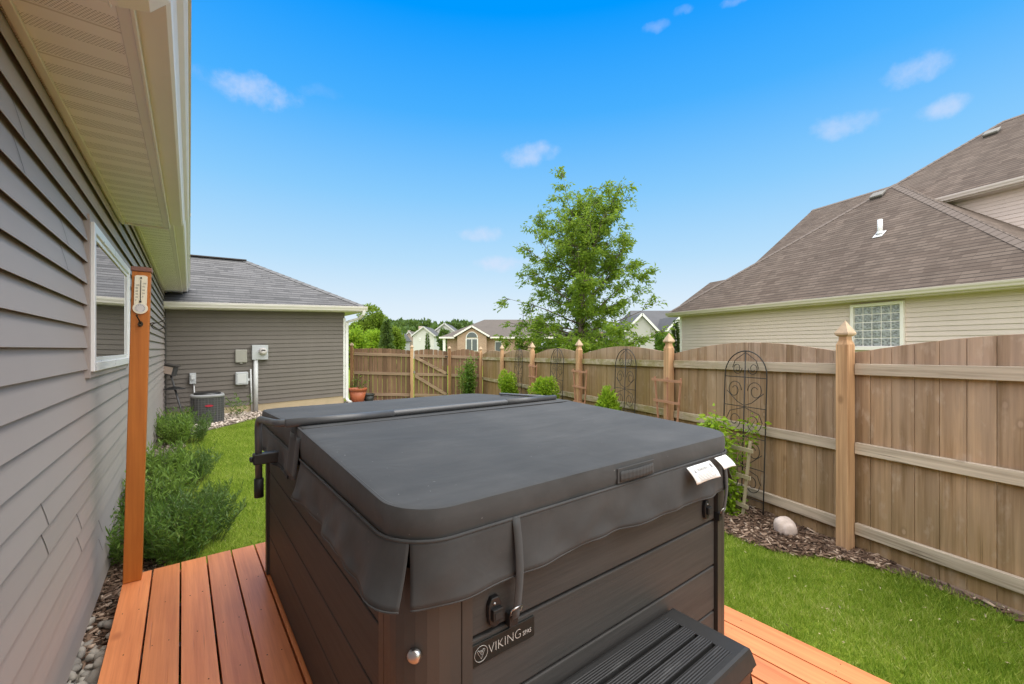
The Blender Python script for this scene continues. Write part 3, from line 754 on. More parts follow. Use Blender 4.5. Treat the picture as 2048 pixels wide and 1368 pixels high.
mb=MB(); mb.box((n0+n1)/2-.03,(n0+n1)/2+.03,GD-.07,GD-.016,z0-.025,z0); part('hasp',mb,M['boxbeige'],o)
mb=MB(); n0,n1,z0,z1=wbox(mb,470,496,744,769,.1); o=thing('junction_box','pale grey rounded junction box below the beige utility box','junction box',HS,(n0,GD,z0)); part('housing',mb,M['meterbox'],o,bevel=.03)
mb=MB(); mb.box(n0+.05,n1-.05,GD-.121,GD-.116,z0+.05,z1-.05); part('cover_plate',mb,M['pvc'],o,bevel=.004)
mb=MB(); mb.box(n1,n1+.03,GD-.08,GD-.016,z0+.1,z0+.16); part('clip',mb,M['pvc'],o)
mb=MB(); n0,n1,z0,z1=wbox(mb,379,392,746,767,.1); o=thing('disconnect_switch','small grey switch box with thin pipe above the air conditioner','switch box',HS,(n0,GD,z0)); part('housing',mb,M['meterbox'],o,bevel=.008)
mb=MB(); mb.box(n0+.03,n1-.03,GD-.145,GD-.116,z0+.1,z1-.04); part('cover_plate',mb,M['pvc'],o,bevel=.006)
mb=MB(); mb.tube([((n0+n1)/2+.02,GD-.06,z0),((n0+n1)/2+.03,GD-.06,.55),((n0+n1)/2+.05,GD-.2,.4)],.015,8); part('conduit',mb,M['pvc'],o)
mb=MB(); n0,n1,z0,z1=wbox(mb,502,505.5,745,757,.06)
# air conditioner
ax_,ay_=at(415,845,9.35)[:2]; an,ad=HS.loc(ax_,ay_)
ac=thing('air_conditioner','round cornered grey air conditioner with wire grille and red badge by garage wall','air conditioner',HS,(an,ad,0.))
SQ=3.4
mb=MB(); mb.lathe((an,ad,.02),[(.295,0),(.295,.56)],40,sq=SQ); part('cabinet',mb,M['acbody'],ac)
mb=MB(); mb.lathe((an,ad,.02),[(.295,.55),(.31,.56),(.31,.595),(.298,.612),(.25,.617),(.24,.60)],40,sq=SQ); part('top_rim',mb,M['actop'],ac)
mb=MB(); mb.lathe((an,ad,.02),[(.245,.585),(.245,.645),(.19,.65),(.16,.62),(.0,.6)],32); part('fan_guard',mb,M['blackplastic'],ac)
mb=MB()
for k in range(11):
    z=.05+k*.05; mb.lathe((an,ad,z),[(.298,-.0018),(.301,0),(.298,.0018)],40,sq=SQ)
for k in range(36):
    a=2*math.pi*k/36; ca,sa=math.cos(a),math.sin(a); m_=(abs(ca)**SQ+abs(sa)**SQ)**(-1/SQ)
    mb.tube([(an+.301*ca*m_,ad+.301*sa*m_,.03),(an+.301*ca*m_,ad+.301*sa*m_,.575)],.0022 if k%3 else .004,4,False)
part('grille',mb,M['acwire'],ac)
mb=MB(); pc=(an+.02,ad-.306,.40)
vs=[(pc[0]+.075*math.cos(i*.3142),pc[1]-.006,pc[2]+.022*math.sin(i*.3142)) for i in range(20)]; mb.slab(vs,(0,.008,0)); part('badge',mb,M['redbadge'],ac)
# bird feeder on a leaning pole
def p3(x,y,Y): return Vector(at(x,y,Y))
fb=W; f0=p3(366,833,9.3); f1=p3(336,733,9.75)
bf=thing('bird_feeder','grey box bird feeder on a leaning pole with black disc baffle','bird feeder',W,(f0.x,f0.y,0.))
mb=MB(); mb.tube([Vector((f0.x+.03,f0.y,-.02)),f0,p3(350,778,9.55),p3(341,748,9.7)],.02,8); part('pole',mb,M['acbody'],bf)
c=p3(349,777,9.55); mb=MB(); mb.lathe(c,[(.0,.05),(.03,.045),(.2,.0),(.21,-.012),(.19,-.008),(.0,.03)],28); part('baffle',mb,M['blackplastic'],bf)
c=p3(341,740,9.7); mb=MB(); mb.obox(c,(.10,.03,-.03),(-.03,.09,0),(.025,0,.11)); part('box',mb,M['acbody'],bf,bevel=.006)
mb=MB(); mb.obox(c+Vector((.01,-.10,-.0)),(.085,.028,-.022),(0,.004,0),(.022,0,.08)); part('front_plate',mb,M['pinksid'],bf)
mb=MB(); mb.obox(c+Vector((.025,0,.115)),(.13,.035,-.035),(-.03,.115,0),(.002,0,.008)); part('lid',mb,M['darktrim'],bf)
# pots
def pot(label,x,y,Y,r0,r1,h,mat,rim):
    X,Yy=at(x,y,Y)[:2]; o=thing('plant_pot',label,'plant pot',W,(X,Yy,0.),None)
    mb=MB(); mb.lathe((X,Yy,.0),[(0,.0),(r0,.0),(r1*.96,h-rim),(r1*.88,h-rim),(r0*.8,.03),(0,.03)],32); part('body',mb,mat,o)
    mb=MB(); mb.lathe((X,Yy,.0),[(r1*.95,h-rim-.003),(r1*1.03,h-rim),(r1*1.06,h-.012),(r1*1.05,h),(r1*.95,h),(r1*.9,h-rim)],32); part('rim',mb,mat,o)
    mb=MB(); mb.lathe((X,Yy,.0),[(0,h*.8),(r1*.9,h*.8)],24); part('soil',mb,M['soil'],o); return o
pot('large empty terracotta pot at the garage corner',715,801,12.6,.17,.255,.46,M['terracotta'],.075)
pot('small dark plastic pot beside the terracotta pot',738,798,12.8,.12,.155,.27,M['darkpot'],.04)

# ================================================================== DECK
deck=thing('deck','low deck of orange stained boards under the hot tub','deck',DK,(1,1,0))
g=random.Random(4)
for i in range(19):
    n0=-.290+i*.1435; mb=MB()
    mb.box(n0,n0+.1345,-1.6+g.uniform(-.01,.01),3.66+g.uniform(-.008,.008),.132,.17+g.uniform(-.0012,.0012))
    for j in range(12):
        for k in ((.035,.1) if (i+j)%2 else (.066,)):
            mb.lathe((n0+k+g.uniform(-.006,.006),-1.48+j*.42+g.uniform(-.006,.006),.1705),[(0,.0009),(.0026,.0007),(.003,-.001)],8,mi=1)
    part('board',mb,[M['deck%d'%(i%5)],M['bronze']],deck,bevel=.005)
mb=MB(); mb.box(-.27,2.41,3.60,3.638,-.06,.131); mb.box(-.27,-.232,-1.6,3.6,-.06,.131); mb.box(2.375,2.413,-1.6,3.6,-.06,.131)
part('rim_board',mb,M['deck'],deck)
mb=MB()
for i in range(12): mb.box(-.23,2.37,-1.5+i*.42,-1.462+i*.42,-.05,.1315)
part('joist',mb,M['darktrim'],deck)
# ---- wooden post with thermometer and hooks
pn,pd=-.245,3.575
pw=thing('wooden_post','orange stained square post standing on the deck corner','post',DK,(pn,pd,.17))
Lx,Ly=.024,-.02   # it leans a little
hp=1.93
def lean(z): return (Lx*(z-.17),Ly*(z-.17))
mb=MB(); s=.0445
vs=[]
for z in (.172,.17+hp):
    dx,dy=lean(z); vs+=[(pn+dx+a*s,pd+dy+b*s,z) for a,b in ((-1,-1),(1,-1),(1,1),(-1,1))]
vs2=[]
NS=12
for i in range(NS+1):
    z=.172+(hp-.002)*i/NS; dx,dy=lean(z); vs2+=[(pn+dx+a*s,pd+dy+b*s,z) for a,b in ((-1,-1),(1,-1),(1,1),(-1,1))]
mb.add(vs2,[(i*4+k,i*4+(k+1)%4,(i+1)*4+(k+1)%4,(i+1)*4+k) for i in range(NS) for k in range(4)]+[(3,2,1,0),tuple(NS*4+k for k in range(4))])
part('shaft',mb,M['post'],pw,bevel=.004)
zt=.17+hp; dx,dy=lean(zt); s2=.05
mb=MB(); mb.box(pn+dx-s2,pn+dx+s2,pd+dy-s2,pd+dy+s2,zt+.001,zt+.028); mb.add([(pn+dx+a*s2*.96,pd+dy+b*s2*.96,zt+.0285) for a,b in ((-1,-1),(1,-1),(1,1),(-1,1))]+[(pn+dx,pd+dy,zt+.038)],[(0,1,4),(1,2,4),(2,3,4),(3,0,4)])
part('post_cap',mb,plain('brown_post_cap',(.2,.085,.06),.45,.1,10),pw,bevel=.004)
# thermometer
tz0,tz1=1.855,2.075
def onpost(u,z,out): dx,dy=lean(z); return (pn+dx+u,pd+dy-s-out,z)
th=thing('thermometer','cream wall thermometer with round dial screwed to the orange post','thermometer',DK,(*onpost(0,tz0,0)[:2],tz0))
mb=MB(); out=[(-.030,tz0+.04),(-.030,tz1-.006),(-.018,tz1),(.018,tz1),(.030,tz1-.006),(.030,tz0+.04)]
cz=tz0+.018
for k in range(15):
    a=R(48)-R(276)*k/14; out.append((.036*math.cos(a),cz+.036*math.sin(a)))
mb.slab([onpost(u,z,.012) for u,z in out],(0,.0115,0)); part('plate',mb,M['thermo'],th,bevel=.002)
mb=MB()
vs=[onpost(.027*math.cos(i*.2618),cz+.027*math.sin(i*.2618),.0135) for i in range(24)]; mb.slab(vs,(0,.002,0)); dl=part('dial',mb,M['dial'],th)
mb=MB()
for k in range(11):
    a=R(225)-R(270)*k/10; p=onpost(.020*math.cos(a),cz+.020*math.sin(a),.0142); mb.box(p[0]-.002,p[0]+.002,p[1],p[1]+.0006,p[2]-.0025,p[2]+.0025)
part('markings',mb,M['greyink'],th,dl)
mb=MB(); mb.tube([onpost(0,tz0+.062,.0145),onpost(0,tz1-.03,.0145)],.0018,6); mb.tube([onpost(0,tz0+.052,.0145),onpost(0,tz0+.064,.0145)],.005,8); mb.tube([onpost(0,tz1-.011,.0145),onpost(0,tz1-.0195,.0145)],.004,8)
part('tube',mb,M['ink'],th)
def text_mb(body,size,O,U,V,N,ext=.0004,align='LEFT',sx=1.,thin=0.):
    cu=bpy.data.curves.new('t','FONT'); cu.body=body; cu.size=size; cu.align_x=align; cu.resolution_u=3; cu.offset=-thin
    ob=bpy.data.objects.new('t',cu); col.objects.link(ob); dg=bpy.context.evaluated_depsgraph_get()
    me=bpy.data.meshes.new_from_object(ob.evaluated_get(dg)); bpy.data.objects.remove(ob)
    O,U,V,N=map(Vector,(O,U,V,N)); mb=MB()
    mb.add([O+U*(v.co.x*sx)+V*v.co.y+N*ext for v in me.vertices],[tuple(p.vertices) for p in me.polygons]); bpy.data.meshes.remove(me); return mb
def merge(a,b): a.add(b.v,b.f); return a
mb=MB()
for i,tx in enumerate(('100','80','60','40','20','0')):
    merge(mb,text_mb(tx,.012,onpost(-.0245,tz0+.155-i*.0185,.0128),(1,0,0),(0,0,1),(0,-1,0)))
for i,tx in enumerate(('120','90','60','30','0')):
    merge(mb,text_mb(tx,.012,onpost(.0075,tz0+.167-i*.0205,.0128),(1,0,0),(0,0,1),(0,-1,0)))
part('numerals',mb,M['ink'],th)
# hooks
zz=1.775; o=thing('coat_hook','dark bronze coat hook under the thermometer','hook',DK,onpost(0,zz,0))
mb=MB(); p=onpost(.003,zz,.0); mb.lathe((0,0,0),[(0,0)],3); mb=MB()
vs=[onpost(.003+.013*math.cos(i*.3142),zz+.017*math.sin(i*.3142),.004) for i in range(20)]; mb.slab(vs,(0,.0035,0)); part('back_plate',mb,M['bronze'],o)
mb=MB(); mb.tube([onpost(.002,zz+.004,.003),onpost(0,zz+.016,.018),onpost(-.006,zz+.03,.026),onpost(-.012,zz+.044,.036),onpost(-.013,zz+.052,.046)],[.005,.0045,.004,.004,.005],8)
mb.tube([onpost(.002,zz-.004,.003),onpost(.003,zz-.014,.018),onpost(.002,zz-.012,.032),onpost(.001,zz-.002,.036)],.0042,8); part('prong',mb,M['bronze'],o)
zz=1.77; dx,dy=lean(zz); bx=(pn+dx+s,pd+dy,zz)
o=thing('wire_hanger','black looped wire hanger on the right side of the orange post','hook',DK,bx)
mb=MB(); mb.tube([(bx[0]+.001,bx[1],zz+.01),(bx[0]+.012,bx[1]-.002,zz+.016),(bx[0]+.04,bx[1]+.0,zz+.018),(bx[0]+.062,bx[1],zz+.03),(bx[0]+.078,bx[1],zz+.047)],.0032,7)
mb.tube([(bx[0]+.04+.03*math.cos(a*.35+2.0),bx[1],zz-.004+.021*math.sin(a*.35+2.0)) for a in range(14)],.0032,7); part('wire',mb,M['iron'],o)

# ================================================================== HOT TUB
TN0,TN1,TD0,TD1,TZ=.440,2.02,.968,3.20,.171
tub=thing('hot_tub','dark brown hot tub cabinet with plank panels standing on the orange deck','hot tub',DK,((TN0+TN1)/2,(TD0+TD1)/2,TZ))
ztop=1.07
GZ=[.424,.631,.838]
def planks(mb,horizontal,a0,a1,fix,outw):
    zs=[TZ+.012]+GZ+[ztop]
    for z0,z1 in zip(zs,zs[1:]):
        q_=.005 if horizontal else .0025; lo,hi=z0+q_,z1-q_
        if horizontal: mb.box(a0,a1,min(fix,fix+outw),max(fix,fix+outw),lo,hi)
        else: mb.box(min(fix,fix+outw),max(fix,fix+outw),a0,a1,lo,hi)
mb=MB(); planks(mb,True,.612,TN1-.095,TD0+.002,.02); part('front_panel',mb,M['panel'],tub,bevel=.004)
mb=MB(); planks(mb,False,TD0+.19,TD1-.1,TN0+.002,.02); part('side_panel',mb,M['panel'],tub,bevel=.004)
mb=MB(); planks(mb,False,TD0+.1,TD1-.1,TN1-.002,-.02); part('side_panel',mb,M['panel'],tub,bevel=.004)
mb=MB(); planks(mb,True,TN0+.1,TN1-.1,TD1-.002,-.02); part('rear_panel',mb,M['panel'],tub,bevel=.004)
mb=MB(); mb.box(TN0+.025,TN1-.025,TD0+.025,TD1-.025,TZ,1.08); part('shell',mb,M['corner'],tub)
mb=MB(); mb.box(TN0+.015,TN1-.015,TD0+.015,TD1-.015,TZ,TZ+.05); part('base',mb,M['blackplastic'],tub)
def corner_post(cx,cy,sx,sy,la,lb):
    r=.115 if la>.15 else .05; ga=.8 if la>.15 else .6
    # wraps the corner: la along n, lb along d; grooved
    pts=[(0,lb),(0,lb*(ga+.02)),(.0035,lb*(ga+.015)),(.0035,lb*ga),(0,lb*(ga-.005))]
    for k in range(7):
        a=math.pi/2*k/6; pts.append((r-r*math.cos(a), r-r*math.sin(a)))
    pts+= [(la*ga,0),(la*(ga+.005),.0035),(la*(ga+.02),.0035),(la*(ga+.025),0),(la,0)]
    pts=[(cx+sx*u,cy+sy*v) for u,v in pts]; mb=MB(); n=len(pts)
    vs=[(x,y,z) for z in (TZ+.002,ztop) for x,y in pts]; inner=[(cx+sx*la,cy+sy*lb,z) for z in (TZ+.002,ztop)]
    mb.add(vs+inner,[(i,i+1,n+i+1,n+i) for i in range(n-1)]+[(n-1,2*n,2*n+1,2*n-1),(2*n,0,n,2*n+1)])
    return mb
for k,(cx,cy,sx,sy,la,lb) in enumerate(((TN0-.012,TD0-.012,1,1,.182,.195),(TN1+.012,TD0-.012,-1,1,.1,.1),(TN0-.012,TD1+.012,1,-1,.1,.1),(TN1+.012,TD1+.012,-1,-1,.1,.1))):
    part('corner_post',corner_post(cx,cy,sx,sy,la,lb),M['corner'],tub)
# rivet cap on the near corner
c=Vector((TN0+.0217,TD0+.0217,.855)); ax=Vector((-.7071,-.7071,0)); t1=Vector((.7071,-.7071,0)); t2=Vector((0,0,1)); mb=MB(); vs=[];prof=[(.018,-.004),(.018,.004),(.014,.009),(.006,.011),(0,.0115)]
for r_,o_ in prof:
    for k in range(20): a=6.28318*k/20; vs.append(c+ax*(.0065+o_)+t1*(r_*math.cos(a))+t2*(r_*math.sin(a)))
mb.add(vs,[(i*20+k,i*20+(k+1)%20,(i+1)*20+(k+1)%20,(i+1)*20+k) for i in range(4) for k in range(20)],True); part('rivet_cap',mb,M['steel'],tub)
# badge
bn0,bn1,bz0,bz1=.615,.833,.763,.822; bd=TD0-.0005
mb=MB(); mb.box(bn0,bn1,bd-.004,bd+.002,bz0,bz1); bg=part('badge',mb,M['badge'],tub,bevel=.0015)
mb=text_mb('VIKING',.0385,(bn0+.050,bd-.004,bz0+.0175),(1,0,0),(0,0,1),(0,-1,0),.0007,sx=.93,thin=.0008)
merge(mb,text_mb('SPAS',.0185,(bn0+.172,bd-.004,bz0+.0182),(1,0,0),(0,0,1),(0,-1,0),.0007,sx=.86,thin=.0))
ec=(bn0+.0265,bz0+.0295)
ring=[(ec[0]+.021*math.cos(k*.2094),bd-.0048,ec[1]+.021*math.sin(k*.2094)) for k in range(30)]; mb.tube(ring,.0007,5,closed=True)
for q in ([(-.0125,.0095),(-.0075,.0115),(0,-.0035),(.0075,.0115),(.0125,.0095),(0,-.0145)],):
    mb.tube([(ec[0]+a,bd-.0048,ec[1]+b) for a,b in q],.0007,5,closed=True)
mb.tube([(ec[0]+.0022*math.cos(k*.6283),bd-.0048,ec[1]+.007+.0022*math.sin(k*.6283)) for k in range(10)],.0006,5,closed=True)
part('lettering',mb,M['letter'],tub,bg)
def latch(n,z):
    mb=MB(); o=[(-.017,-.03),(-.022,-.01),(-.022,.022),(-.012,.042),(.012,.042),(.022,.022),(.022,-.01),(.017,-.03),(.008,-.04),(-.008,-.04)]
    mb.slab([(n+a,TD0-.014,z+b) for a,b in o],(0,.018,0)); la=part('latch',mb,M['blackplastic'],tub,bevel=.003)
    mb=MB(); mb.box(n-.015,n+.018,TD0-.026,TD0-.014,z-.018,z+.014); part('clasp',mb,M['rubber'],tub,la,bevel=.002)
    mb=MB(); mb.box(n-.010,n+.013,TD0-.0275,TD0-.0255,z-.012,z+.006); part('slot',mb,M['ink'],tub,la)
    mb=MB(); mb.lathe((0,0,0),[(0,0)],3); mb=MB(); vs=[]
    for r_,o_ in ((.004,.0),(.0035,.003),(0,.0035)):
        for k in range(10): a=.6283*k; vs.append((n-.004+r_*math.cos(a),TD0-.014-o_,z+.026+r_*math.sin(a)))
    mb.add(vs,[(i*10+k,i*10+(k+1)%10,(i+1)*10+(k+1)%10,(i+1)*10+k) for i in range(2) for k in range(10)],True); part('screw',mb,M['steel'],tub,la)
latch(.684,.893); latch(1.838,.908)

# ================================================================== TUB COVER
CN0,CN1,CD0,CD1=.405,2.085,.945,3.255; FD=2.10; RC=.145
cov=thing('tub_cover','charcoal vinyl folding cover with hanging skirt lying over the hot tub','tub cover',DK,((CN0+CN1)/2,FD,1.13))
def ztopf(d): return 1.222+.05*(1-abs(d-FD)/1.155)
ZB=1.138
def outline(s):   # one half: s=-1 near, +1 far; from the left fold corner round to the right fold corner
    pts=[]; dE=CD0 if s<0 else CD1; df=FD+s*.006
    for i in range(9): pts.append((CN0, df+(dE-s*RC-df)*i/8))
    for k in range(1,11):
        a=math.pi/2*k/10; pts.append((CN0+RC-RC*math.cos(a), dE-s*RC+s*RC*math.sin(a)))
    for i in range(1,13): pts.append((CN0+RC+(CN1-CN0-2*RC)*i/12, dE))
    for k in range(1,11):
        a=math.pi/2*k/10; pts.append((CN1-RC+RC*math.sin(a), dE-s*RC+s*RC*math.cos(a)))
    for i in range(1,9): pts.append((CN1, dE-s*RC+(df-dE+s*RC)*i/8))
    return pts
def half(s):
    P=outline(s); n=len(P); cx=(CN0+CN1)/2; cy=(FD+(CD0 if s<0 else CD1))/2; mb=MB(); rings=[]
    def inset(p,k,amt): # pull in by amt metres
        v=Vector((cx-p[0],cy-p[1])); v.normalize(); return (p[0]+v.x*amt,p[1]+v.y*amt)
    def ringset(spec): return [[(*inset(p,0,amt),zf(p[1])) for p in P] for amt,zf in spec]
    def addrings(rings,cap=None):
        vs=[q for r_ in rings for q in r_]
        fs=[(i*n+k,i*n+(k+1)%n,(i+1)*n+(k+1)%n,(i+1)*n+k) for i in range(len(rings)-1) for k in range(n)]
        if cap=='top': fs.append(tuple((len(rings)-1)*n+k for k in range(n)))
        if cap=='bot': fs.append(tuple(range(n-1,-1,-1)))
        if s>0: fs=[tuple(reversed(f)) for f in fs]
        mb.add(vs,fs,True)
    g=random.Random(5+s); ph=[g.uniform(0,6) for _ in range(4)]
    def pk(p): return .0022*math.sin(p[0]*31+p[1]*27+ph[0])+.0016*math.sin(p[0]*67-p[1]*71+ph[1])     # puckers along the seam
    mid=[(p[0],p[1],0) for p in P]
    addrings(ringset(((.03,lambda d:ZB),(.004,lambda d:ZB+.003))),'bot')
    band=[]
    for amt,f in ((.004,.03),(.0005,.12),(-.004,.45),(-.002,.75),(.003,.97)):
        band.append([(*inset(p,0,amt+pk(p)*(.4+.6*math.sin(math.pi*f))),ZB+(ztopf(p[1])-ZB)*f) for p in P])
    addrings(band)
    top=[[(*inset(p,0,amt),ztopf(p[1])+dz) for p in P] for amt,dz in ((.003,-.0025),(.007,-.001),(.03,.0))]
    for k in (.12,.25,.4,.6,.8,.97):
        top.append([(lambda x,y:(x,y,ztopf(y)-.007*k+.004*math.sin(x*9+y*4)*math.sin(y*7-x*2)+.0016*math.sin(x*23+ph[2])*math.sin(y*19+ph[3])))(p[0]+(cx-p[0])*k,p[1]+(cy-p[1])*k) for p in P])
    addrings(top,'top')
    return mb
part('front_lid',half(-1),M['vinyl'],cov); part('rear_lid',half(1),M['vinyl'],cov)
def skirt(P, i0, i1, t0=0., t1=1., seed=0, drop=.148, nu=70, nv=7, flare=.03, cut0=0.,cut1=0.):
    Q=[Vector((*p,0)) for p in P[i0:i1+1]]; L=[0]
    for a,b in zip(Q,Q[1:]): L.append(L[-1]+(b-a).length)
    T=L[-1]; g=random.Random(seed); ph=[g.uniform(0,6.28) for _ in range(6)]
    C=Vector(((CN0+CN1)/2,FD,0))
    def pos(u):
        s_=T*(t0+(t1-t0)*u); k=0
        while k<len(L)-2 and L[k+1]<s_: k+=1
        f=(s_-L[k])/max(1e-6,L[k+1]-L[k]); p=Q[k].lerp(Q[k+1],f)
        a=Q[max(0,k-1)]; b=Q[min(len(Q)-1,k+2)]; t=(b-a).normalized(); nn=Vector((t.y,-t.x,0))
        if nn.dot(p-C)<0: nn=-nn
        return p,nn,s_
    def fn(u,v):
        p,nn,s_=pos(u)
        w=(.5 if flare>.01 else .34)*math.sin(s_*6.1+ph[0])+.4*math.sin(s_*13.+ph[1]+v*2.6)+.3*math.sin(s_*27+ph[2]-v*4)*v+.25*math.sin(s_*3.1+ph[3])+.22*math.sin(s_*41+ph[5]+v*7)*math.sin(s_*5+ph[0])
        o=.003+flare*v+.021*w*v*(1-.25*v)+(.0025 if v>.9 else 0)
        dz=drop*v+.006*math.sin(s_*5+ph[4])*v
        sl=-cut0*(1-u)**8*v + cut1*u**8*v
        q=p+nn*o
        if cut0 or cut1:
            a,_,_=pos(min(1,u+.01)); b,_,_=pos(max(0,u-.01)); t=(a-b).normalized(); q=q-t*sl
        return (q.x,q.y,ZB+.008-dz)
    mb=MB(); mb.grid(fn,nu,nv)
    for vv,rr in ((.925,.0018),(1.,.0032)): 
        mb.tube([(lambda q,nn:(q[0]+nn.x*.0012,q[1]+nn.y*.0012,q[2]))(fn(u/nu,vv),pos(u/nu)[1]) for u in range(nu+1)],rr,5)
    return mb
PN=outline(-1); PF=outline(1)
mid=8+5; r0=8+10+12+5
mb=skirt(PN,0,mid,.10,1.0,3,.155,110,11,.022,.0,.006); part('skirt_flap',mb,M['vinyl'],cov,solid=.003)
mb=skirt(PN,mid,r0,.0,1.,8,.155,160,11,.012,.006); part('skirt_flap',mb,M['vinyl'],cov,solid=.003)
mb=skirt(PN,r0,len(PN)-1,0,.97,12,.15,90,11,.03); part('skirt_flap',mb,M['vinyl'],cov,solid=.003)
mb=skirt(PF,0,len(PF)-1,.02,.98,17,.13,120,6,.015); part('skirt_flap',mb,M['vinyl'],cov,solid=.003)
# fold band and hinge strip at the fold
mb=MB(); mb.grid(lambda u,v:(CN0+.01+(CN1-CN0-.02)*u, FD-.075+.15*v, ztopf(FD-.075+.15*v)+.002-.004*math.exp(-((v-.5)*9)**2)),40,12); part('hinge_strip',mb,M['vinyl'],cov,solid=.0015)
mb=MB(); mb.grid(lambda u,v:(CN0-.004-.02*v-.004*math.sin(u*9), FD-.1+.2*u, 1.235-.2*v*(1-.25*abs(u-.5))),14,8); part('fold_gusset',mb,M['vinyl'],cov,solid=.002)
# hem piping
def seamline(P,z,off):
    C=Vector(((CN0+CN1)/2,FD)); out=[]
    for i,p in enumerate(P):
        a=Vector(P[max(0,i-1)]); b=Vector(P[min(len(P)-1,i+1)]); t=(b-a).normalized(); nn=Vector((t.y,-t.x))
        if nn.dot(Vector(p)-C)<0: nn=-nn
        out.append((p[0]+nn.x*off,p[1]+nn.y*off,z(p[1])))
    return out
mb=MB(); mb.tube(seamline(PN,lambda d:ZB+.006,.005),.0045,6); mb.tube(seamline(PN,lambda d:ztopf(d)-.004,-.011),.0036,6); mb.tube(seamline(PF,lambda d:ztopf(d)-.004,-.011),.0036,6); part('piping',mb,M['vinyl'],cov)
# handle
mb=MB(); hz0,hz1=1.152,1.205
mb.box(1.19,1.405,CD0-.0095,CD0-.0045,hz0,hz1); hd=part('handle_patch',mb,M['vinyl'],cov,bevel=.002)
mb=MB()
mb.grid(lambda u,v:(1.20+.195*u,CD0-.012-.008*math.sin(math.pi*u)-.001*math.sin(60*u),1.159+.034*v),30,3); part('handle_strap',mb,M['vinyl'],cov,hd,solid=.003)
# straps and buckles
def strap(n,zb):
    mb=MB()
    prof=[(1.148,.006),(1.12,.011),(1.08,.018),(1.04,.022),(1.0,.024),(.97,.022),(.93,.017),(.905,.013),(zb+.02,.007),(zb-.005,.004)]
    k=len(prof); mb.add([(n+u,CD0-o_,z_) for z_,o_ in prof for u in (-.013,.013)],[(2*i,2*i+1,2*i+3,2*i+2) for i in range(k-1)],True)
    st=part('strap',mb,M['vinyl'],cov,solid=.0025)
    y=CD0-.012
    mb=MB(); mb.tube([(n-.019,y,zb+.028),(n+.019,y,zb+.030)],.0032,8); mb.tube([(n+.019,y,zb+.030),(n+.019,y+.006,zb+.012),(n-.019,y+.006,zb+.010),(n-.019,y,zb+.028)],.0018,6); part('buckle',mb,M['steel'],cov,st)
    mb=MB(); mb.box(n-.015,n+.015,TD0-.022,TD0-.0008,zb-.03,zb+.006); part('strap_anchor',mb,M['blackplastic'],cov,st,bevel=.001)
strap(.742,.866); strap(1.94,.868)
# printed tags
def ptag(n0,n1,z1,z0,lab,tilt):
    y0=CD0-.026
    def fn(u,v): return (n0+(n1-n0)*u+tilt*v, y0-.028*v-.01*math.sin(v*2.5)-.004*u*v, z1-(z1-z0)*v+.004*math.sin(u*3)*v)
    mb=MB(); mb.grid(fn,8,8); return part('tag',mb,M['tagwhite'],cov,solid=.001,label=lab),fn
tg,fn=ptag(1.60,1.785,1.142,1.078,'white printed warning tag',.02)
def on(fn,u,v,e=.0014): p=Vector(fn(u,v)); return p+Vector((0,-e,e*.6))
O=on(fn,.27,.36); U=(on(fn,.8,.36)-O).normalized(); V=(on(fn,.27,.1)-on(fn,.27,.5)).normalized(); N=U.cross(V)
mb=text_mb('WARNING',.021,O,U,V,N,.0008,sx=.85)
def tri(mb,a,b,c): mb.poly([on(fn,*a),on(fn,*b),on(fn,*c)])
tri(mb,(.13,.38),(.23,.38),(.18,.18))
vs=[on(fn,.88+.05*math.cos(k*.524),.24+.13*math.sin(k*.524)) for k in range(12)]; mb.poly(vs)
g=random.Random(2)
for i in range(6):
    v=.48+.075*i; u1=.8+g.uniform(-.1,.08); mb.poly([on(fn,.15,v),on(fn,u1,v),on(fn,u1,v+.028),on(fn,.15,v+.028)])
part('print',mb,M['greyink'],cov,tg)
ptag(1.825,1.925,1.146,1.10,'small blank white tag',.018)

# ---- cover lifter
lf=thing('cover_lifter','black tubular cover lifter bar resting across the fold of the cover','cover lifter',DK,(.3,2.5,1.0))
mb=MB()
zc=ztopf(FD)+.0165
def elbow(a,b,c,r,k=6):
    a,b,c=map(Vector,(a,b,c)); p=b+(a-b).normalized()*r; q=b+(c-b).normalized()*r
    return [p*(1-t)**2+b*2*t*(1-t)+q*t*t for t in [i/k for i in range(k+1)]]
A=(.312,2.52,.93); B=(.308,2.52,1.262); Cc=(.335,2.10,zc+.003); Dd=(2.03,2.13,zc); Ee=(2.035,2.78,zc-.028); Ff=(2.115,2.80,1.235)
pts=[Vector(A)]+elbow(A,B,Cc,.06)+elbow(B,Cc,Dd,.07)+[Vector((.8,2.105,zc)),Vector((1.3,2.112,zc+.001)),Vector((1.7,2.122,zc))]+[Vector(Dd)]
mb.tube(pts,.0165,12); part('bar',mb,M['blackmetal'],lf); mb=MB(); mb.tube([Vector(Dd)+Vector((-.012,.0,0)),Vector((2.025,2.3,zc-.008)),Vector(Ee)+Vector((0,0,-.004))]+[Vector(Ff)],.009,8); part('return_arm',mb,M['acwire'],lf)  # return arm's lighter grey paints in the sky's reflection on the tube
mb=MB(); mb.tube([Vector((.36,2.1,zc+.002)),Vector((.86,2.106,zc))],.0185,12); part('sleeve',mb,M['blackmetal'],lf); mb=MB(); mb.tube([Vector((1.6,2.121,zc)),Vector((1.96,2.128,zc))],.0185,12); part('sleeve',mb,M['blackmetal'],lf)
mb=MB(); mb.tube([(.312,2.52,.86),(.312,2.52,.955)],.022,12); part('grip',mb,M['rubber'],lf)
mb=MB(); mb.box(.285,.43,2.495,2.545,1.03,1.085); mb.box(.270,.2855,2.505,2.535,1.045,1.07); part('bracket',mb,M['blackplastic'],lf,bevel=.006)
mb=MB(); mb.box(2.06,2.13,2.775,2.825,1.0,1.24); part('bracket',mb,M['blackplastic'],lf,bevel=.006)

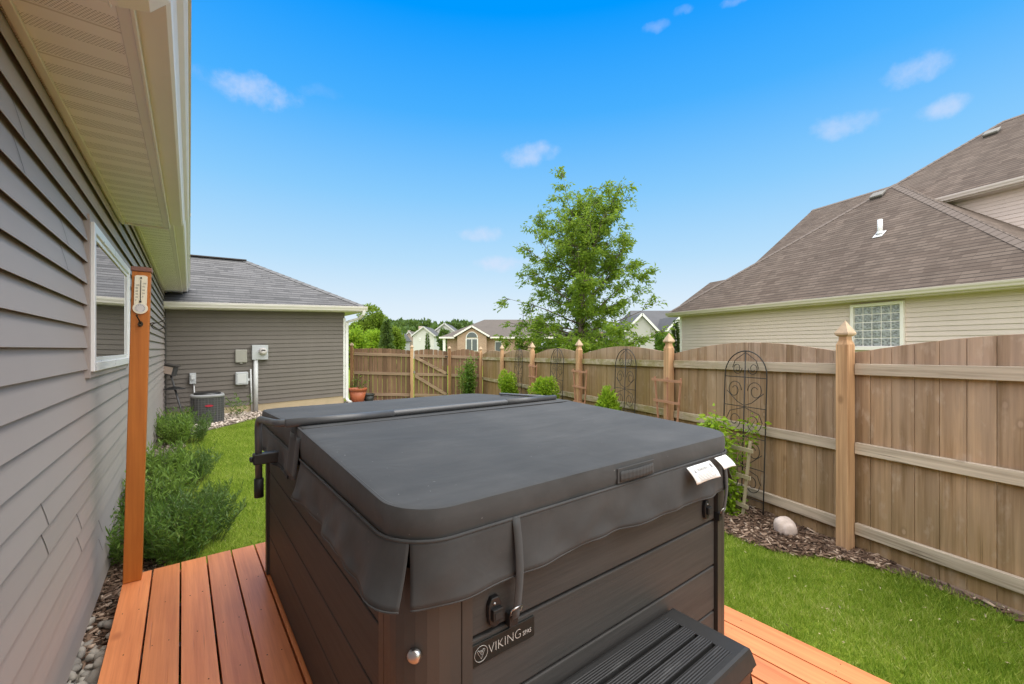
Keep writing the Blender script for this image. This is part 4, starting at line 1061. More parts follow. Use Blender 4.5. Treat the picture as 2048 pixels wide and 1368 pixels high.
# ---- steps
SN0,SN1=.80,1.56
st=thing('tub_step','black ribbed plastic two tier step in front of the hot tub','step',DK,((SN0+SN1)/2,.6,.171))
def tread(nm,zt,d0,d1,n0,n1,th=.06):
    nsl=4; fr=.03; w=(d1-d0-2*fr); gap=.013; sw=(w-gap*(nsl-1))/nsl; e=.085
    mb=MB(); q=.012; rr=[(q,0,0),(0,0,-q),(0,0,-th)]
    # rim: a bevelled ring with the slats let into it
    def ring(i,z): return [(n0+i,d0+i,zt+z),(n1-i,d0+i,zt+z),(n1-i,d1-i,zt+z),(n0+i,d1-i,zt+z)]
    inner=[(n0+e,d0+fr,zt),(n1-e,d0+fr,zt),(n1-e,d1-fr,zt),(n0+e,d1-fr,zt)]; innb=[(a,b_,zt-.03) for a,b_,_ in inner]
    vs=innb+inner+ring(.014,0)+ring(.004,-.004)+ring(0,-.014)+ring(-.012,-th)
    mb.add(vs,[(i*4+k,i*4+(k+1)%4,(i+1)*4+(k+1)%4,(i+1)*4+k) for i in range(5) for k in range(4)])
    t_=part(nm,mb,M['stepplain'],st)
    for i in range(nsl):
        a=d0+fr+i*(sw+gap); mb=MB(); mb.box(n0+e-.004,n1-e+.004,a,a+sw,zt-.05,zt+.0012); part('slat',mb,M['step'],st,t_)
    return t_
tread('upper_tread',.585,.655,.955,SN0,SN1)
mb=MB(); mb.slab([(SN0-.004,.648,.530),(SN1+.004,.648,.530),(SN1+.004,.960,.530),(SN0-.004,.960,.530)],(0,0,-.03)); part('tread_skirt',mb,M['rubber'],st,bevel=.01)
tread('lower_tread',.385,.335,.64,SN0-.03,SN1+.03)
for nn,s_ in ((SN0+.02,-1),(SN1-.03,1)):
    mb=MB(); o=[(.95,.498),(.66,.498),(.64,.33),(.345,.33),(.315,.172),(.965,.172)]
    mb.add([(nn+(.02 if s_>0 else 0)+s_*(.5-z)*.16*1.0 if True else 0,y,z) for y,z in o]+[(nn-.02*s_,y,z) for y,z in o],[tuple(range(6)),tuple(range(11,5,-1))]+[(i,(i+1)%6,(i+1)%6+6,i+6) for i in range(6)])
    part('side_panel',mb,M['blackplastic'],st,bevel=.008)
mb=MB(); mb.box(SN0+.03,SN1-.03,.645,.66,.18,.52); part('riser',mb,M['blackplastic'],st); mb=MB(); mb.box(SN0+.0,SN1-.0,.325,.345,.18,.33); part('riser',mb,M['blackplastic'],st)

# ================================================================== FENCES
PD=[-4.0,-1.9,.2,2.30,4.366,6.671,8.806,10.916,13.016]
def fz(d): return -.0125*(d-2.3)
def fence_post(mb,cap,n0,n1,d0,d1,zt,sh,zoff):
    mb.box(n0,n1,d0,d1,-.1,sh-.035)
    cn,cd=(n0+n1)/2,(d0+d1)/2; h=(n1-n0)/2
    # chamfered shoulder, neck, and pointed gothic head
    def ring(z,r): return [(cn+a*r,cd+b*r,z) for a,b in ((-1,-1),(1,-1),(1,1),(-1,1))]
    rs=[ring(sh-.035,h),ring(sh,h*.72),ring(sh+.03,h*.68)]
    cs=[ring(sh+.03,h*.7),ring(sh+.045,h*1.12),ring(sh+.06,h*1.15),ring(sh+.1,h*.7),ring(zt,h*.04)]
    for tgt,r_ in ((mb,rs),(cap,cs)):
        vs=[p for q in r_ for p in q]; tgt.add(vs,[(i*4+k,i*4+(k+1)%4,(i+1)*4+(k+1)%4,(i+1)*4+k) for i in range(len(r_)-1) for k in range(4)]+[tuple((len(r_)-1)*4+k for k in range(4))])
fe=thing('wooden_fence','long weathered cedar fence with scalloped top along the right side','fence',FN,(3.7,2.3,0))
g=random.Random(6)
for i,(a,b) in enumerate(zip(PD,PD[1:])):
    mb=MB(); k=15; wdt=(b-a)/k
    for j in range(k):
        d0=a+j*wdt; m_=(d0+wdt/2-a)/(b-a); 
        def tz(d): return 1.585+.115*math.sin(math.pi*min(1,max(0,(d-a)/(b-a))))**1.0+fz(d)
        e=.002; x0=3.784+g.uniform(0,.004)
        za,zb_=tz(d0+e),tz(d0+wdt-e); vs=[]
        for x in (x0,x0+.016):
            vs+=[(x,d0+e,.015+fz(d0)),(x,d0+wdt-e,.015+fz(d0)),(x,d0+wdt-e,zb_),(x,d0+wdt/2,(za+zb_)/2+.002),(x,d0+e,za)]
        mb.add(vs,[(0,4,3,2,1),(5,6,7,8,9),(0,1,6,5),(1,2,7,6),(2,3,8,7),(3,4,9,8),(4,0,5,9)])
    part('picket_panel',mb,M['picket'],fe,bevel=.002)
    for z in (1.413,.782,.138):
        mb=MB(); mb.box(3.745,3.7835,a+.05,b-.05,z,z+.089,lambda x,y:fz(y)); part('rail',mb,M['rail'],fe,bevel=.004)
for d in PD[1:]:
    mb=MB(); cp=MB(); zt=1.85+fz(d); fence_post(mb,cp,3.672,3.763,d-.0455,d+.0455,zt,1.69+fz(d),0)
    po=part('post',mb,M['fpost'],fe,bevel=.004); part('post_cap',cp,M['cap'],fe,po,bevel=.002)
# back fence
C0=FN.w(3.72,13.016); BA=Vector((at(704,0,13.0)[0],13.0,0)); BU=(BA-Vector((C0.x,C0.y,0))); BL=BU.length; BU.normalize()
class BFrame(Frame):
    def __init__(s): s.n=(-BU.x,-BU.y); s.d=(BU.y,-BU.x); s.rz=math.atan2(s.n[1],s.n[0])
BF=BFrame(); bn,bdp=BF.loc(C0.x,C0.y)       # fence runs along n, from bn-BL to bn, plane d=bdp
def bx_(x): 
    r_=(x-CX)/F; Y=bdp/(r_*BF.d[0]+BF.d[1]); return r_*Y*BF.n[0]+Y*BF.n[1]
def bz(n): return -.13-.034*(n-bn)
g=random.Random(8)
def back_panel(root,n0,n1,arch,gap,name='picket_panel',slant=0.):
    mb=MB(); k=max(3,round((n1-n0)/.142)); w=(n1-n0)/k
    for j in range(k):
        a=n0+j*w; e=gap/2+g.uniform(0,.003)
        def tz(n): return 1.63+arch*math.sin(math.pi*(n-n0)/(n1-n0))+bz(n)
        y=bdp+.02+g.uniform(0,.003); vs=[]
        for yy in (y,y+.016): vs+=[(a+e,yy,.06+bz(a)),(a+w-e,yy,.06+bz(a)),(a+w-e,yy,tz(a+w)-.012),(a+w*.75,yy,tz(a+w*.75)),(a+w*.25,yy,tz(a+w*.25)),(a+e,yy,tz(a)-.012)]
        mb.add(vs,[(0,1,2,3,4,5),(11,10,9,8,7,6)]+[(i,i+6,(i+1)%6+6,(i+1)%6) for i in range(6)])
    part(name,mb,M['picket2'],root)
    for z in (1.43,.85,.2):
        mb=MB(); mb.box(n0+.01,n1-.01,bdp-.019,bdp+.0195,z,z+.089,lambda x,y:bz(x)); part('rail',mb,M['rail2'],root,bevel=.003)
def bpost(root,x,mat,topz,capz=True):
    n=bx_(x); mb=MB(); cp=MB(); fence_post(mb,cp,n-.045,n+.045,bdp-.075,bdp+.015,topz+.13+bz(n),topz+bz(n),0)
    po=part('post',mb,mat,root,bevel=.004); part('post_cap',cp,M['cap'],root,po)
nA,nB,nC=bx_(704),bx_(824),bx_(899)
f1=thing('wooden_fence','dark brown fence panel between garage corner and gate','fence',BF,((nA+nB)/2,bdp,0))
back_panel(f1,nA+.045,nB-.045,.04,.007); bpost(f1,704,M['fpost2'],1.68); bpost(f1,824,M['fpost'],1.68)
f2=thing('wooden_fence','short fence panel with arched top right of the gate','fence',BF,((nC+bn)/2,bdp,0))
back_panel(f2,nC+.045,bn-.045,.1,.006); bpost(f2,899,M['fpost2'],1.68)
gt=thing('garden_gate','brown plank garden gate with diagonal braces in the back fence','gate',BF,((nB+nC)/2,bdp,0))
back_panel(gt,nB+.06,nC-.06,.06,.007,'gate_boards')
for z0,z1 in ((1.42,.95),(.84,.29)):
    mb=MB(); a=(nB+.10,bdp-.024,z0+bz(nB)); b=(nC-.10,bdp-.024,z1+bz(nC)); mb.bar(a,b,.006+.03,.085,(0,0,1)); part('brace',mb,M['rail2'],gt)
mb=MB()
for z in (1.46,.9,.3): mb.box(nC-.14,nC-.05,bdp-.032,bdp-.026,z,z+.03,lambda x,y:bz(x))
part('hinge',mb,M['iron'],gt)
mb=MB(); mb.box(nB+.05,nB+.1,bdp-.05,bdp-.02,.92,1.0,lambda x,y:bz(x)); part('latch',mb,M['steel'],gt)

# ================================================================== TRELLISES
def arch_trellis(label,x0,x1,ytop,n=3.655):
    _,da,_=FN.pix(x0,0,n); _,db,_=FN.pix(x1,0,n); dc=(da+db)/2; wd=abs(da-db); hw=wd/2
    zt=FN.pix((x0+x1)/2,ytop,n)[2]; z0=fz(dc)
    o=thing('metal_trellis',label,'trellis',FN,(n,dc,z0),'arched iron trellises against the fence')
    def P(u,z): return (n+.06*(z-z0)/1.6,dc+u,z)
    mb=MB(); r_=.0062
    pts=[P(-hw,z0-.02)]+[P(-hw,z0+(zt-hw-z0)*k/4) for k in (1,2,3)]+[P(-hw*math.cos(a*math.pi/16),zt-hw+hw*math.sin(a*math.pi/16)) for a in range(17)]+[P(hw,z0+(zt-hw-z0)*k/4) for k in (3,2,1)]+[P(hw,z0-.02)]
    mb.tube(pts,r_,6); mb.tube([P(0,z0),P(0,zt)],r_*.9,6); part('frame',mb,M['iron'],o)
    mb=MB(); top=zt-hw
    hs=[top-.02-k*(top-z0-.15)/4*.98 for k in range(5)]
    for z in hs: mb=MB(); mb.tube([P(-hw,z),P(hw,z)],r_*.7,5); part('crossbar',mb,M['iron'],o)
    def scroll(u,z,rad,sgn,up):
        q=[]
        for k in range(22):
            a=k*.42; rr=rad*(1-.68*k/21); q.append(P(u+sgn*rr*math.cos(a)*.9,z+up*rr*math.sin(a)))
        return q
    for i,z in enumerate(hs[:-1]):
        hgt=hs[i]-hs[i+1]
        for sgn in (-1,1):
            mb=MB()
            if i%2==0: mb.tube(scroll(sgn*hw*.5,z-hgt*.45,hw*.4,-sgn,1),r_*.6,5); mb.tube([P(sgn*.01,z-hgt*.95),P(sgn*hw*.35,z-hgt*.85),P(sgn*hw*.88,z-hgt*.5)],r_*.6,5)
            else: mb.tube(scroll(sgn*hw*.46,z-hgt*.5,hw*.4,sgn,-1),r_*.6,5); mb.tube([P(sgn*hw*.86,z-hgt*.48),P(sgn*hw*.7,z-hgt*.2),P(sgn*.01,z-.01)],r_*.6,5)
            part('scroll',mb,M['iron'],o)
    for sgn in (-1,1):
        mb=MB(); mb.tube(scroll(sgn*hw*.38,top+hw*.28,hw*.26,-sgn,-1),r_*.6,5); mb.tube([P(sgn*.01,zt-.02),P(sgn*hw*.5,top+hw*.62),P(sgn*hw*.62,top+hw*.3)],r_*.6,5); part('scroll',mb,M['iron'],o)
arch_trellis('largest iron arch trellis, right beside the tub cover corner',1443,1526,702)
arch_trellis('iron arch trellis between the two nearest small wooden fan trellises',1225,1266,698)
arch_trellis('iron arch trellis standing behind the lime shrub nearest the tub',1097,1122,697)
arch_trellis('farthest iron arch trellis, close to the back fence corner',1026,1041,697)
def fan_trellis(label,x,y0,y1,xl,xr):
    n=3.64; d=FN.pix(x,0,n)[1]; dl=FN.pix(xl,0,n)[1]; dr=FN.pix(xr,0,n)[1]; z1=FN.pix(x,y0,n)[2]; z2=FN.pix(x,y1,n)[2]
    dc=(dl+dr)/2; hw=abs(dl-dr)/2; z0=fz(d); bt=hw*.55
    o=thing('wooden_trellis',label,'trellis',FN,(n,dc,z0),'small red fan trellises at the fence posts')
    mb=MB()
    for u in (-1,0,1): mb=MB(); mb.bar((n+.012,dc+u*bt*.6,z0-.02),(n+.012,dc+u*hw*.88,z1+.01),.018,.018,(1,0,0)); part('upright',mb,M['redwood'],o)
    mb=MB()
    h=z1-z2
    for k in range(4):
        z=z1-.03-k*h
        if z<.08: break
        q=hw*(1-.12*k); mb=MB(); mb.bar((n-.008,dc-q,z),(n-.008,dc+q,z),.014,.03,(0,0,1)); part('crosspiece',mb,M['redwood'],o)
fan_trellis('nearest small red wooden fan trellis, on the second visible fence post',1341,757,800,1305,1364)
fan_trellis('middle small red wooden fan trellis, on a cedar post behind the tub',1161,740,771,1144,1174)
fan_trellis('farthest small red wooden fan trellis, beside a lime green shrub',1067,730,751,1057,1073)
# pale stake trellis with vine beside the tub corner
vx,vy=FN.w(3.45,3.92).x,FN.w(3.45,3.92).y
def ground_at(x,y): 
    Y=F*H/(y-HZ); return ((x-CX)/F*Y,Y)
vd0=FN.pix(1478,0,3.5)[1]
wt=thing('stake_trellis','short pale wooden ladder trellis inside the leafy vine at tub corner','trellis',FN,(3.5,vd0,0))
mb=MB(); mb.bar((3.5,vd0-.04,-.02),(3.52,vd0-.11,.74),.022,.022); mb.bar((3.5,vd0+.09,-.02),(3.52,vd0+.16,.74),.022,.022); part('upright',mb,M['paleboard'],wt)
for z,q in ((.12,.14),(.40,.165),(.66,.19)): mb=MB(); mb.bar((3.485,vd0+.025-q,z),(3.485,vd0+.025+q,z),.016,.035); part('crosspiece',mb,M['paleboard'],wt)
def vine():
    r=np.random.default_rng(31); o=thing('climbing_vine','bright green leafy vine climbing the pale ladder trellis','vine',FN,(3.5,vd0,0)); P=[];D=[]
    mb=MB()
    for k in range(9):
        b=Vector((3.47+r.normal(0,.02),vd0+.1+r.normal(0,.09),0)); pts=[b]
        for j in range(6):
            b=b+Vector((r.normal(-.02,.03),r.normal(.0,.05),r.uniform(.13,.19))); pts.append(b)
        if k%3==0: pts=pts[:4]
        mb.tube([tuple(p) for p in pts],.004,5)
        for a,b2 in zip(pts,pts[1:]):
            if 0.28<a.z<.42 and k%2: continue
            for q in range(36):
                p=a.lerp(b2,r.random()); e=Vector(r.normal(0,1,3)); e.normalize(); P.append(tuple(p+e*r.uniform(.01,.10))); D.append((e.x-.3,e.y,e.z*.4-.15))
    P=np.array(P)-np.array([3.5,vd0,0]); link('foliage',leaves_mesh('foliage',P,np.array(D),r.uniform(.04,.075,len(P)),r.uniform(.022,.04,len(P)),M['leaf_lime'],r),o)
    part('stem',mb,M['stem'],o)
vine()
# boulder
X,Y=ground_at(1570,1068); 
mb=MB(); r=np.random.default_rng(2); A=r.normal(size=(3,3))*1.6; ph=r.uniform(0,6,3)
V=IV*(1+.07*np.sin(IV@A+ph).sum(1,keepdims=True)); V=V*np.array([.088,.075,.088]); V[:,0]+=V[:,2]*-.15
import bmesh
b=bmesh.new(); bmesh.ops.create_icosphere(b,subdivisions=4,radius=1.); V=np.array([p.co[:] for p in b.verts]); FF=[[x.index for x in q.verts] for q in b.faces]; b.free()
k=np.abs(np.sin(V@A+ph)).sum(1,keepdims=True)*.05-.06+np.sin(V@(A*3)+ph).sum(1,keepdims=True)*.022+np.sin(V@(A*7)+ph).sum(1,keepdims=True)*.008
V=np.sign(V)*np.abs(V)**.82; V=V*(1+k)*np.array([.082,.074,.082]); V[:,0]-=V[:,2]*.12
mb.add([(X+p[0],Y+p[1],.062+p[2]) for p in V],FF,True)
solo('garden_stone',mb,M['stone'],W,(X,Y,.06),'pale pink garden stone lying on the mulch by the fence','stone')

# ================================================================== GARDEN PLANTS
def shrub_at(label,n,d,rx,rz,cnt,mat,seed,name='lime_shrub',L=.05,Wd=.026,group='lime green shrubs along the fence',z=0):
    p=FN.w(n,d); return bush(name,label,'shrub',p.x,p.y,z,rx,rx,rz,cnt,L,Wd,mat,seed,group,11)
def fd(x,n): return FN.pix(x,0,n)[1]
shrub_at('rounded lime green shrub, second from the fence corner',3.3,fd(1090,3.3),.28,.70,6600,M['leaf_lime'],41)
shrub_at('tall lime green shrub, nearest the fence corner',3.3,fd(1016,3.3),.26,.62,5600,M['leaf_lime'],42)
shrub_at('low yellowish shrub peeking over the far cover edge',3.4,fd(1218,3.4),.24,.62,3200,M['leaf_lime'],43,L=.075,Wd=.028)
# thin climber on the back fence
X,Y=at(935,0,13.0)[:2]
def slim(label,X,Y,h,rx,cnt,mat,seed):
    r=np.random.default_rng(seed); o=thing('slender_shrub',label,'shrub',W,(X,Y,-.1)); mb=MB(); P=[];D=[]
    for k in range(9):
        b=Vector((X+r.normal(0,.05),Y+r.normal(0,.05),-.1)); pts=[b]; sx=r.normal(0,rx*.12); hh=h*r.uniform(.6,1.05)
        for j in range(7): b=b+Vector((sx+r.normal(0,.03),r.normal(0,.03),hh/7)); pts.append(b)
        mb.tube([tuple(p) for p in pts],[.011-.0013*i for i in range(8)],5)
        for a,b2 in zip(pts,pts[1:]):
            for q in range(cnt//63):
                e=Vector(r.normal(0,1,3)); e.normalize(); p=a.lerp(b2,r.random())+e*r.uniform(.02,rx*.45); P.append((p.x-X,p.y-Y,p.z+.1)); D.append(tuple(e))
    link('foliage',leaves_mesh('foliage',np.array(P),np.array(D),r.uniform(.05,.1,len(P)),r.uniform(.025,.045,len(P)),mat,r),o); part('stem',mb,M['stem'],o)
slim('tall slender leafy shrub in front of the arched panel beside the gate',X,Y,1.45,.33,2200,M['leaf_mid'],44)
X,Y=at(707,0,12.95)[:2]; slim('wispy young plant growing behind the terracotta pot',X+.1,Y-.05,.9,.14,320,M['leaf_mid'],45)
# bed of narrow leaved perennials by the house
def perennial_mesh(seed,h,rad,nst,mat,lpl=30,L=.075,Wd=.009,spread=.5):
    r=np.random.default_rng(seed); P=[];D=[];mb=MB();tips=[]
    for k in range(nst):
        a=r.uniform(0,6.28); q=rad*.5*math.sqrt(r.random()); b=np.array([q*math.cos(a),q*math.sin(a),0]); hh=h*r.uniform(.62,1.08)
        out=np.array([math.cos(a),math.sin(a),0])*rad*spread*r.uniform(.3,1.2); e=b+out+np.array([r.normal(0,.03),r.normal(0,.03),hh]); m_=b*.5+e*.5-out*.18
        pts=[b*(1-t)**2+m_*2*t*(1-t)+e*t*t for t in np.linspace(0,1,5)]
        mb.tube([tuple(p) for p in pts],[.0028,.0026,.0023,.0019,.0012],4,False); tips.append(e)
        for t in np.linspace(.22,1,lpl):
            p=b*(1-t)**2+m_*2*t*(1-t)+e*t*t; aa=r.uniform(0,6.28); up=.55+.9*(t>.9)
            P.append(p); D.append((math.cos(aa),math.sin(aa),up+r.normal(0,.25)))
    P=np.array(P); n=len(P)
    return leaves_mesh('foliage',P,np.array(D),r.uniform(.6,1.3,n)*L,r.uniform(.7,1.2,n)*Wd,mat,r,.15), mb, tips
PV=[]
for sd,h,rad,nst,mt,l_,w_ in ((61,.58,.5,104,'leaf_bed',.10,.017),(62,.52,.5,104,'leaf_grey',.085,.014),(63,.60,.42,86,'leaf_bed2',.10,.020)):
    me,mb,tips=perennial_mesh(sd,h,rad,nst,M[mt],24,l_,w_)
    bm_=MB(); 
    for i,tp in enumerate(tips):
        if i%3==0: mb.lathe((tp[0],tp[1],tp[2]-.004),[(0,-.006),(.006,0),(.005,.008),(0,.012)],5,mi=1)
    PV.append((me,mb.mesh('stem',[M['stem'],M['bud']])))
spots=[(-.31,4.3,0,.72,'dark green bushy perennial squeezed between the orange post and house wall',61),
 (-.04,4.12,0,.70,'mid green bushy perennial growing at the deck end',62),
 (.11,4.42,1,.80,'grey green perennial leaning out over the lawn edge by the deck',63),
 (-.2,4.95,2,.88,'bright pale green perennial just behind the first clump',64),
 (.08,4.85,1,.66,'grey green perennial at the lawn edge behind the first clump',65),
 (-.2,6.3,2,.84,'pale green tall perennial in the middle of the bed close to the wall',66),
 (.05,6.5,1,.78,'grey green perennial in the middle of the bed at the lawn edge',67),
 (-.16,9.0,2,.80,'pale feathery perennial in the far clump before the air conditioner',69),
 (.04,9.3,1,.90,'grey green perennial in the far clump at the lawn edge',70),
 (-.22,9.8,0,.86,'mid green perennial at the far end by the bird feeder',71)]
for n,d,v,s_,lab,rz in spots:
    o=thing('bed_perennial',lab,'plant',HS,(n-.035,d,-.01),'narrow leaved perennials in the bed by the house'); o.rotation_euler[2]+=rz*1.7; o.scale=(s_*.84,s_*.84,s_*.98)
    for nm,me in zip(('foliage','stem'),PV[v]): link(nm,me,o)
X,Y=at(476,845,10.0)[:2]; o=thing('young_lily','small upright leafy plant in pebbles beside the meter pipe','plant',W,(X,Y,0.))
me,mb,tips=perennial_mesh(75,.5,.3,9,M['leaf_mid'],16,.14,.018,.8); link('foliage',me,o); link('stem',mb.mesh('stem',M['stem']),o)

# ================================================================== NEIGHBOUR HOUSE
nh=thing('neighbour_house','tan sided house with big brown hipped roof behind the right fence','house',NB,(12.4,10,0))
KN=.0117; EDN=12.0
def ez(d): return 2.97+KN*(d-4.16)
def np_(x,y,D): return NB.pix(x,y,D)
WD=12.4; dL=NB.pix(1362,0,WD)[1]; dR=2.0
mb=MB(); siding(mb,(WD,dR,0.2),(0,1,0),(-1,0,0),dL-dR,0,2.75,.113,.022,.006); mb.box(WD+.003,WD+9,dR,dL-.01,0,2.85); part('wall',mb,M['tan'],nh)
mb=MB(); mb.box(WD-.03,WD+.06,dL-.07,dL+.03,0,2.95); part('corner_trim',mb,M['cream'],nh)
E=np_(1335,624,EDN); E=(EDN,E[1],ez(E[1])); E2d=np_(2178,541,EDN)[1]; E2=(EDN,E2d,ez(E2d))
wA=5.05; A=np_(1790,368,EDN+wA)
mb=MB()
def tri_slab(*p): mb.poly(list(p))
tri_slab(E,A,E2)
tri_slab(E2,A,(A[0]+6,A[1],A[2]),(E2[0]+12,E2[1],E2[2]))
back=(EDN+2*wA,E[1],E[2]); tri_slab(E,back,A)
part('roof',mb,M['roofbrown'],nh,uv=True)
# rear wing with gable
DR=20.; Rg=np_(1625,420,DR); zr=Rg[2]
mb=MB(); wv=4.6; ze=zr-wv*.8
tri_slab((DR,Rg[1],zr),(DR,Rg[1]-4,zr),(DR-wv,Rg[1]-4,ze),(DR-wv,Rg[1]+.35,ze)); tri_slab((DR,Rg[1],zr),(DR+wv,Rg[1]+.35,ze),(DR+wv,Rg[1]-4,ze),(DR,Rg[1]-4,zr))
q=np_(1420,565,16.5); tri_slab((16.5,q[1],q[2]),(16.5,q[1]-5,q[2]),(14.9,q[1]-5,q[2]-1.15),(14.9,q[1]+.3,q[2]-1.15))
part('roof',mb,M['roofbrown'],nh,uv=True)
mb=MB(); mb.poly([(DR-wv+.3,Rg[1]-.1,0),(DR+wv-.3,Rg[1]-.1,0),(DR+wv-.3,Rg[1]-.1,ze+.2),(DR,Rg[1]-.1,zr-.1),(DR-wv+.3,Rg[1]-.1,ze+.2)]); part('wall',mb,M['tan'],nh)
# upper storey
DU=16.5; zu=np_(1960,376,DU)[2]
wu=4.38; Pk=np_(2005,243,DU+wu); pitch=(Pk[2]-zu)/wu
def plane_hit(x,y):
    r_=(x-CX)/F; k=r_*NB.n[0]+NB.n[1]; h=(HZ-y)/F; Yv=(zu-H-pitch*DU)/(h-pitch*k); return (k*Yv, r_*Yv*NB.d[0]+Yv*NB.d[1], H+h*Yv)
Qh=plane_hit(1790,369); f=(Pk[0]-DU)/(Pk[0]-Qh[0]); Eu=(DU,Pk[1]+(Qh[1]-Pk[1])*f,zu)
mb=MB(); tri_slab(Eu,Pk,(Pk[0],Pk[1]-9,Pk[2]),(DU,Pk[1]-9,zu)); tri_slab(Eu,(DU+2*wu,Eu[1],zu),Pk); part('roof',mb,M['roofbrown'],nh,uv=True)
mb=MB(); siding(mb,(DU+.4,Pk[1]-9,2.6),(0,1,0),(-1,0,0),Eu[1]-.45-(Pk[1]-9),0,zu-.14-2.6,.113,.015); mb.box(DU+.402,DU+7,Pk[1]-9,Eu[1]-.5,2.,zu-.1); part('wall',mb,M['tan'],nh)
def gut(d0,d1,n,zf,nm='gutter'):
    prof=[(.0,.0),(.0,-.13),(-.07,-.13),(-.085,-.115),(-.095,-.08),(-.12,-.045),(-.128,-.01),(-.128,.0),(-.115,.0)]
    k=len(prof); mb=MB(); vs=[(n+a,d,zf(d)+b) for d in (d0,d1) for a,b in prof]; mb.add(vs,[(i,i+1,k+i+1,k+i) for i in range(k-1)]+[tuple(range(k)),tuple(range(2*k-1,k-1,-1))])
    mb.box(n,n+.02,d0,d1,-.16,-.01,lambda x,y:zf(y)); mb.box(n+.02,n+.42,d0,d1,-.16,-.145,lambda x,y:zf(y))
    part(nm,mb,M['putty'],nh)
gut(E2d,E[1],EDN,lambda d:ez(d)-.005); gut(Pk[1]-9,Eu[1],DU,lambda d:zu-.005)
mb=MB()

cap_strip(E,A,E2); part('ridge_cap',mb,M['ridge'],nh); mb=MB(); cap_strip(E2,A,E); cap_strip(E2,A,(A[0]+6,A[1],A[2])); part('ridge_cap',mb,M['ridge'],nh); mb=MB(); cap_strip(Eu,Pk,(DU,Pk[1]-9,zu)); part('ridge_cap',mb,M['ridge'],nh); mb=MB(); cap_strip(Pk,(Pk[0],Pk[1]-9,Pk[2]),(DU,Pk[1]-9,zu)); part('ridge_cap',mb,M['ridge'],nh); mb=MB(); cap_strip((DR,Rg[1],zr),(DR,Rg[1]-4,zr),(DR-wv,Rg[1]-4,ze))
part('ridge_cap',mb,M['ridge'],nh)
# glass block window
wx0=NB.pix(1703,0,WD-.02); wx1=NB.pix(1810,0,WD-.02); za=np_(1703,611,WD-.02)[2]; zb1=np_(1810,600,WD-.02)[2]; zT=(za+zb1)/2; zBt=zT-1.16
d1_,d0_=wx0[1],wx1[1]
mb=MB(); fw=.075
mb.box(WD-.085,WD,d0_,d0_+fw,zBt,zT); mb.box(WD-.085,WD,d1_-fw,d1_,zBt,zT); mb.box(WD-.084,WD,d0_+fw,d1_-fw,zT-fw,zT); mb.box(WD-.11,WD,d0_-.01,d1_+.01,zBt-.03,zBt+fw*.8)
wn=part('window',mb,M['cream'],nh,bevel=.004)
mb=MB(); w=(d1_-d0_-2*fw)/5; hh=(zT-zBt-fw*1.9)/5
for i in range(5):
    for j in range(5): mb.box(WD-.042,WD,d0_+fw+i*w+.010,d0_+fw+(i+1)*w-.010,zBt+fw*.9+j*hh+.010,zBt+fw*.9+(j+1)*hh-.010)
part('glass_block',mb,M['block'],nh,wn,bevel=.008)
mb=MB(); mb.box(WD-.03,WD,d0_+fw,d1_-fw,zBt+fw*.8,zT-fw); part('mortar',mb,M['cream'],nh,wn)
# roof furniture
rp=(A[2]-ez(9))/(wA)
def roofpt(x,y,D0=EDN,z0=None,pt=None):
    z0=z0 if z0 is not None else ez(9); pt=pt or rp; r_=(x-CX)/F; k=r_*NB.n[0]+NB.n[1]; h=(HZ-y)/F; Yv=(z0-H-pt*D0)/(h-pt*k); return (k*Yv, r_*Yv*NB.d[0]+Yv*NB.d[1], H+h*Yv)
p=roofpt(1760,468); mb=MB(); mb.tube([(p[0],p[1],p[2]-.05),(p[0],p[1],p[2]+.42)],.062,12); pi=part('vent_pipe',mb,M['white'],nh)
mb=MB(); a=Vector((1,0,rp)).normalized(); nn=Vector((-rp,0,1)).normalized(); mb.obox(Vector(p)+nn*.012-a*.03,a*.15,Vector((0,.12,0)),nn*.006); mb.lathe(p,[(.10,.0),(.07,.08)],12); part('flashing',mb,M['pvc'],nh,pi)
for (x,y,kw) in ((1757,393,{}),(1985,268,dict(D0=DU,z0=zu,pt=pitch))):
    p=Vector(roofpt(x,y,**kw)); pt=kw.get('pt',rp); a=Vector((1,0,pt)).normalized(); nn=Vector((-pt,0,1)).normalized(); mb=MB()
    mb.obox(p+nn*.085,a*.15,Vector((0,.19,0)),nn*.035); rv=part('roof_vent',mb,M['ventgrey'],nh,bevel=.02); mb=MB(); mb.obox(p+nn*.03-a*.02,a*.13,Vector((0,.17,0)),nn*.04); part('vent_throat',mb,M['ridgegrey'],nh,rv)

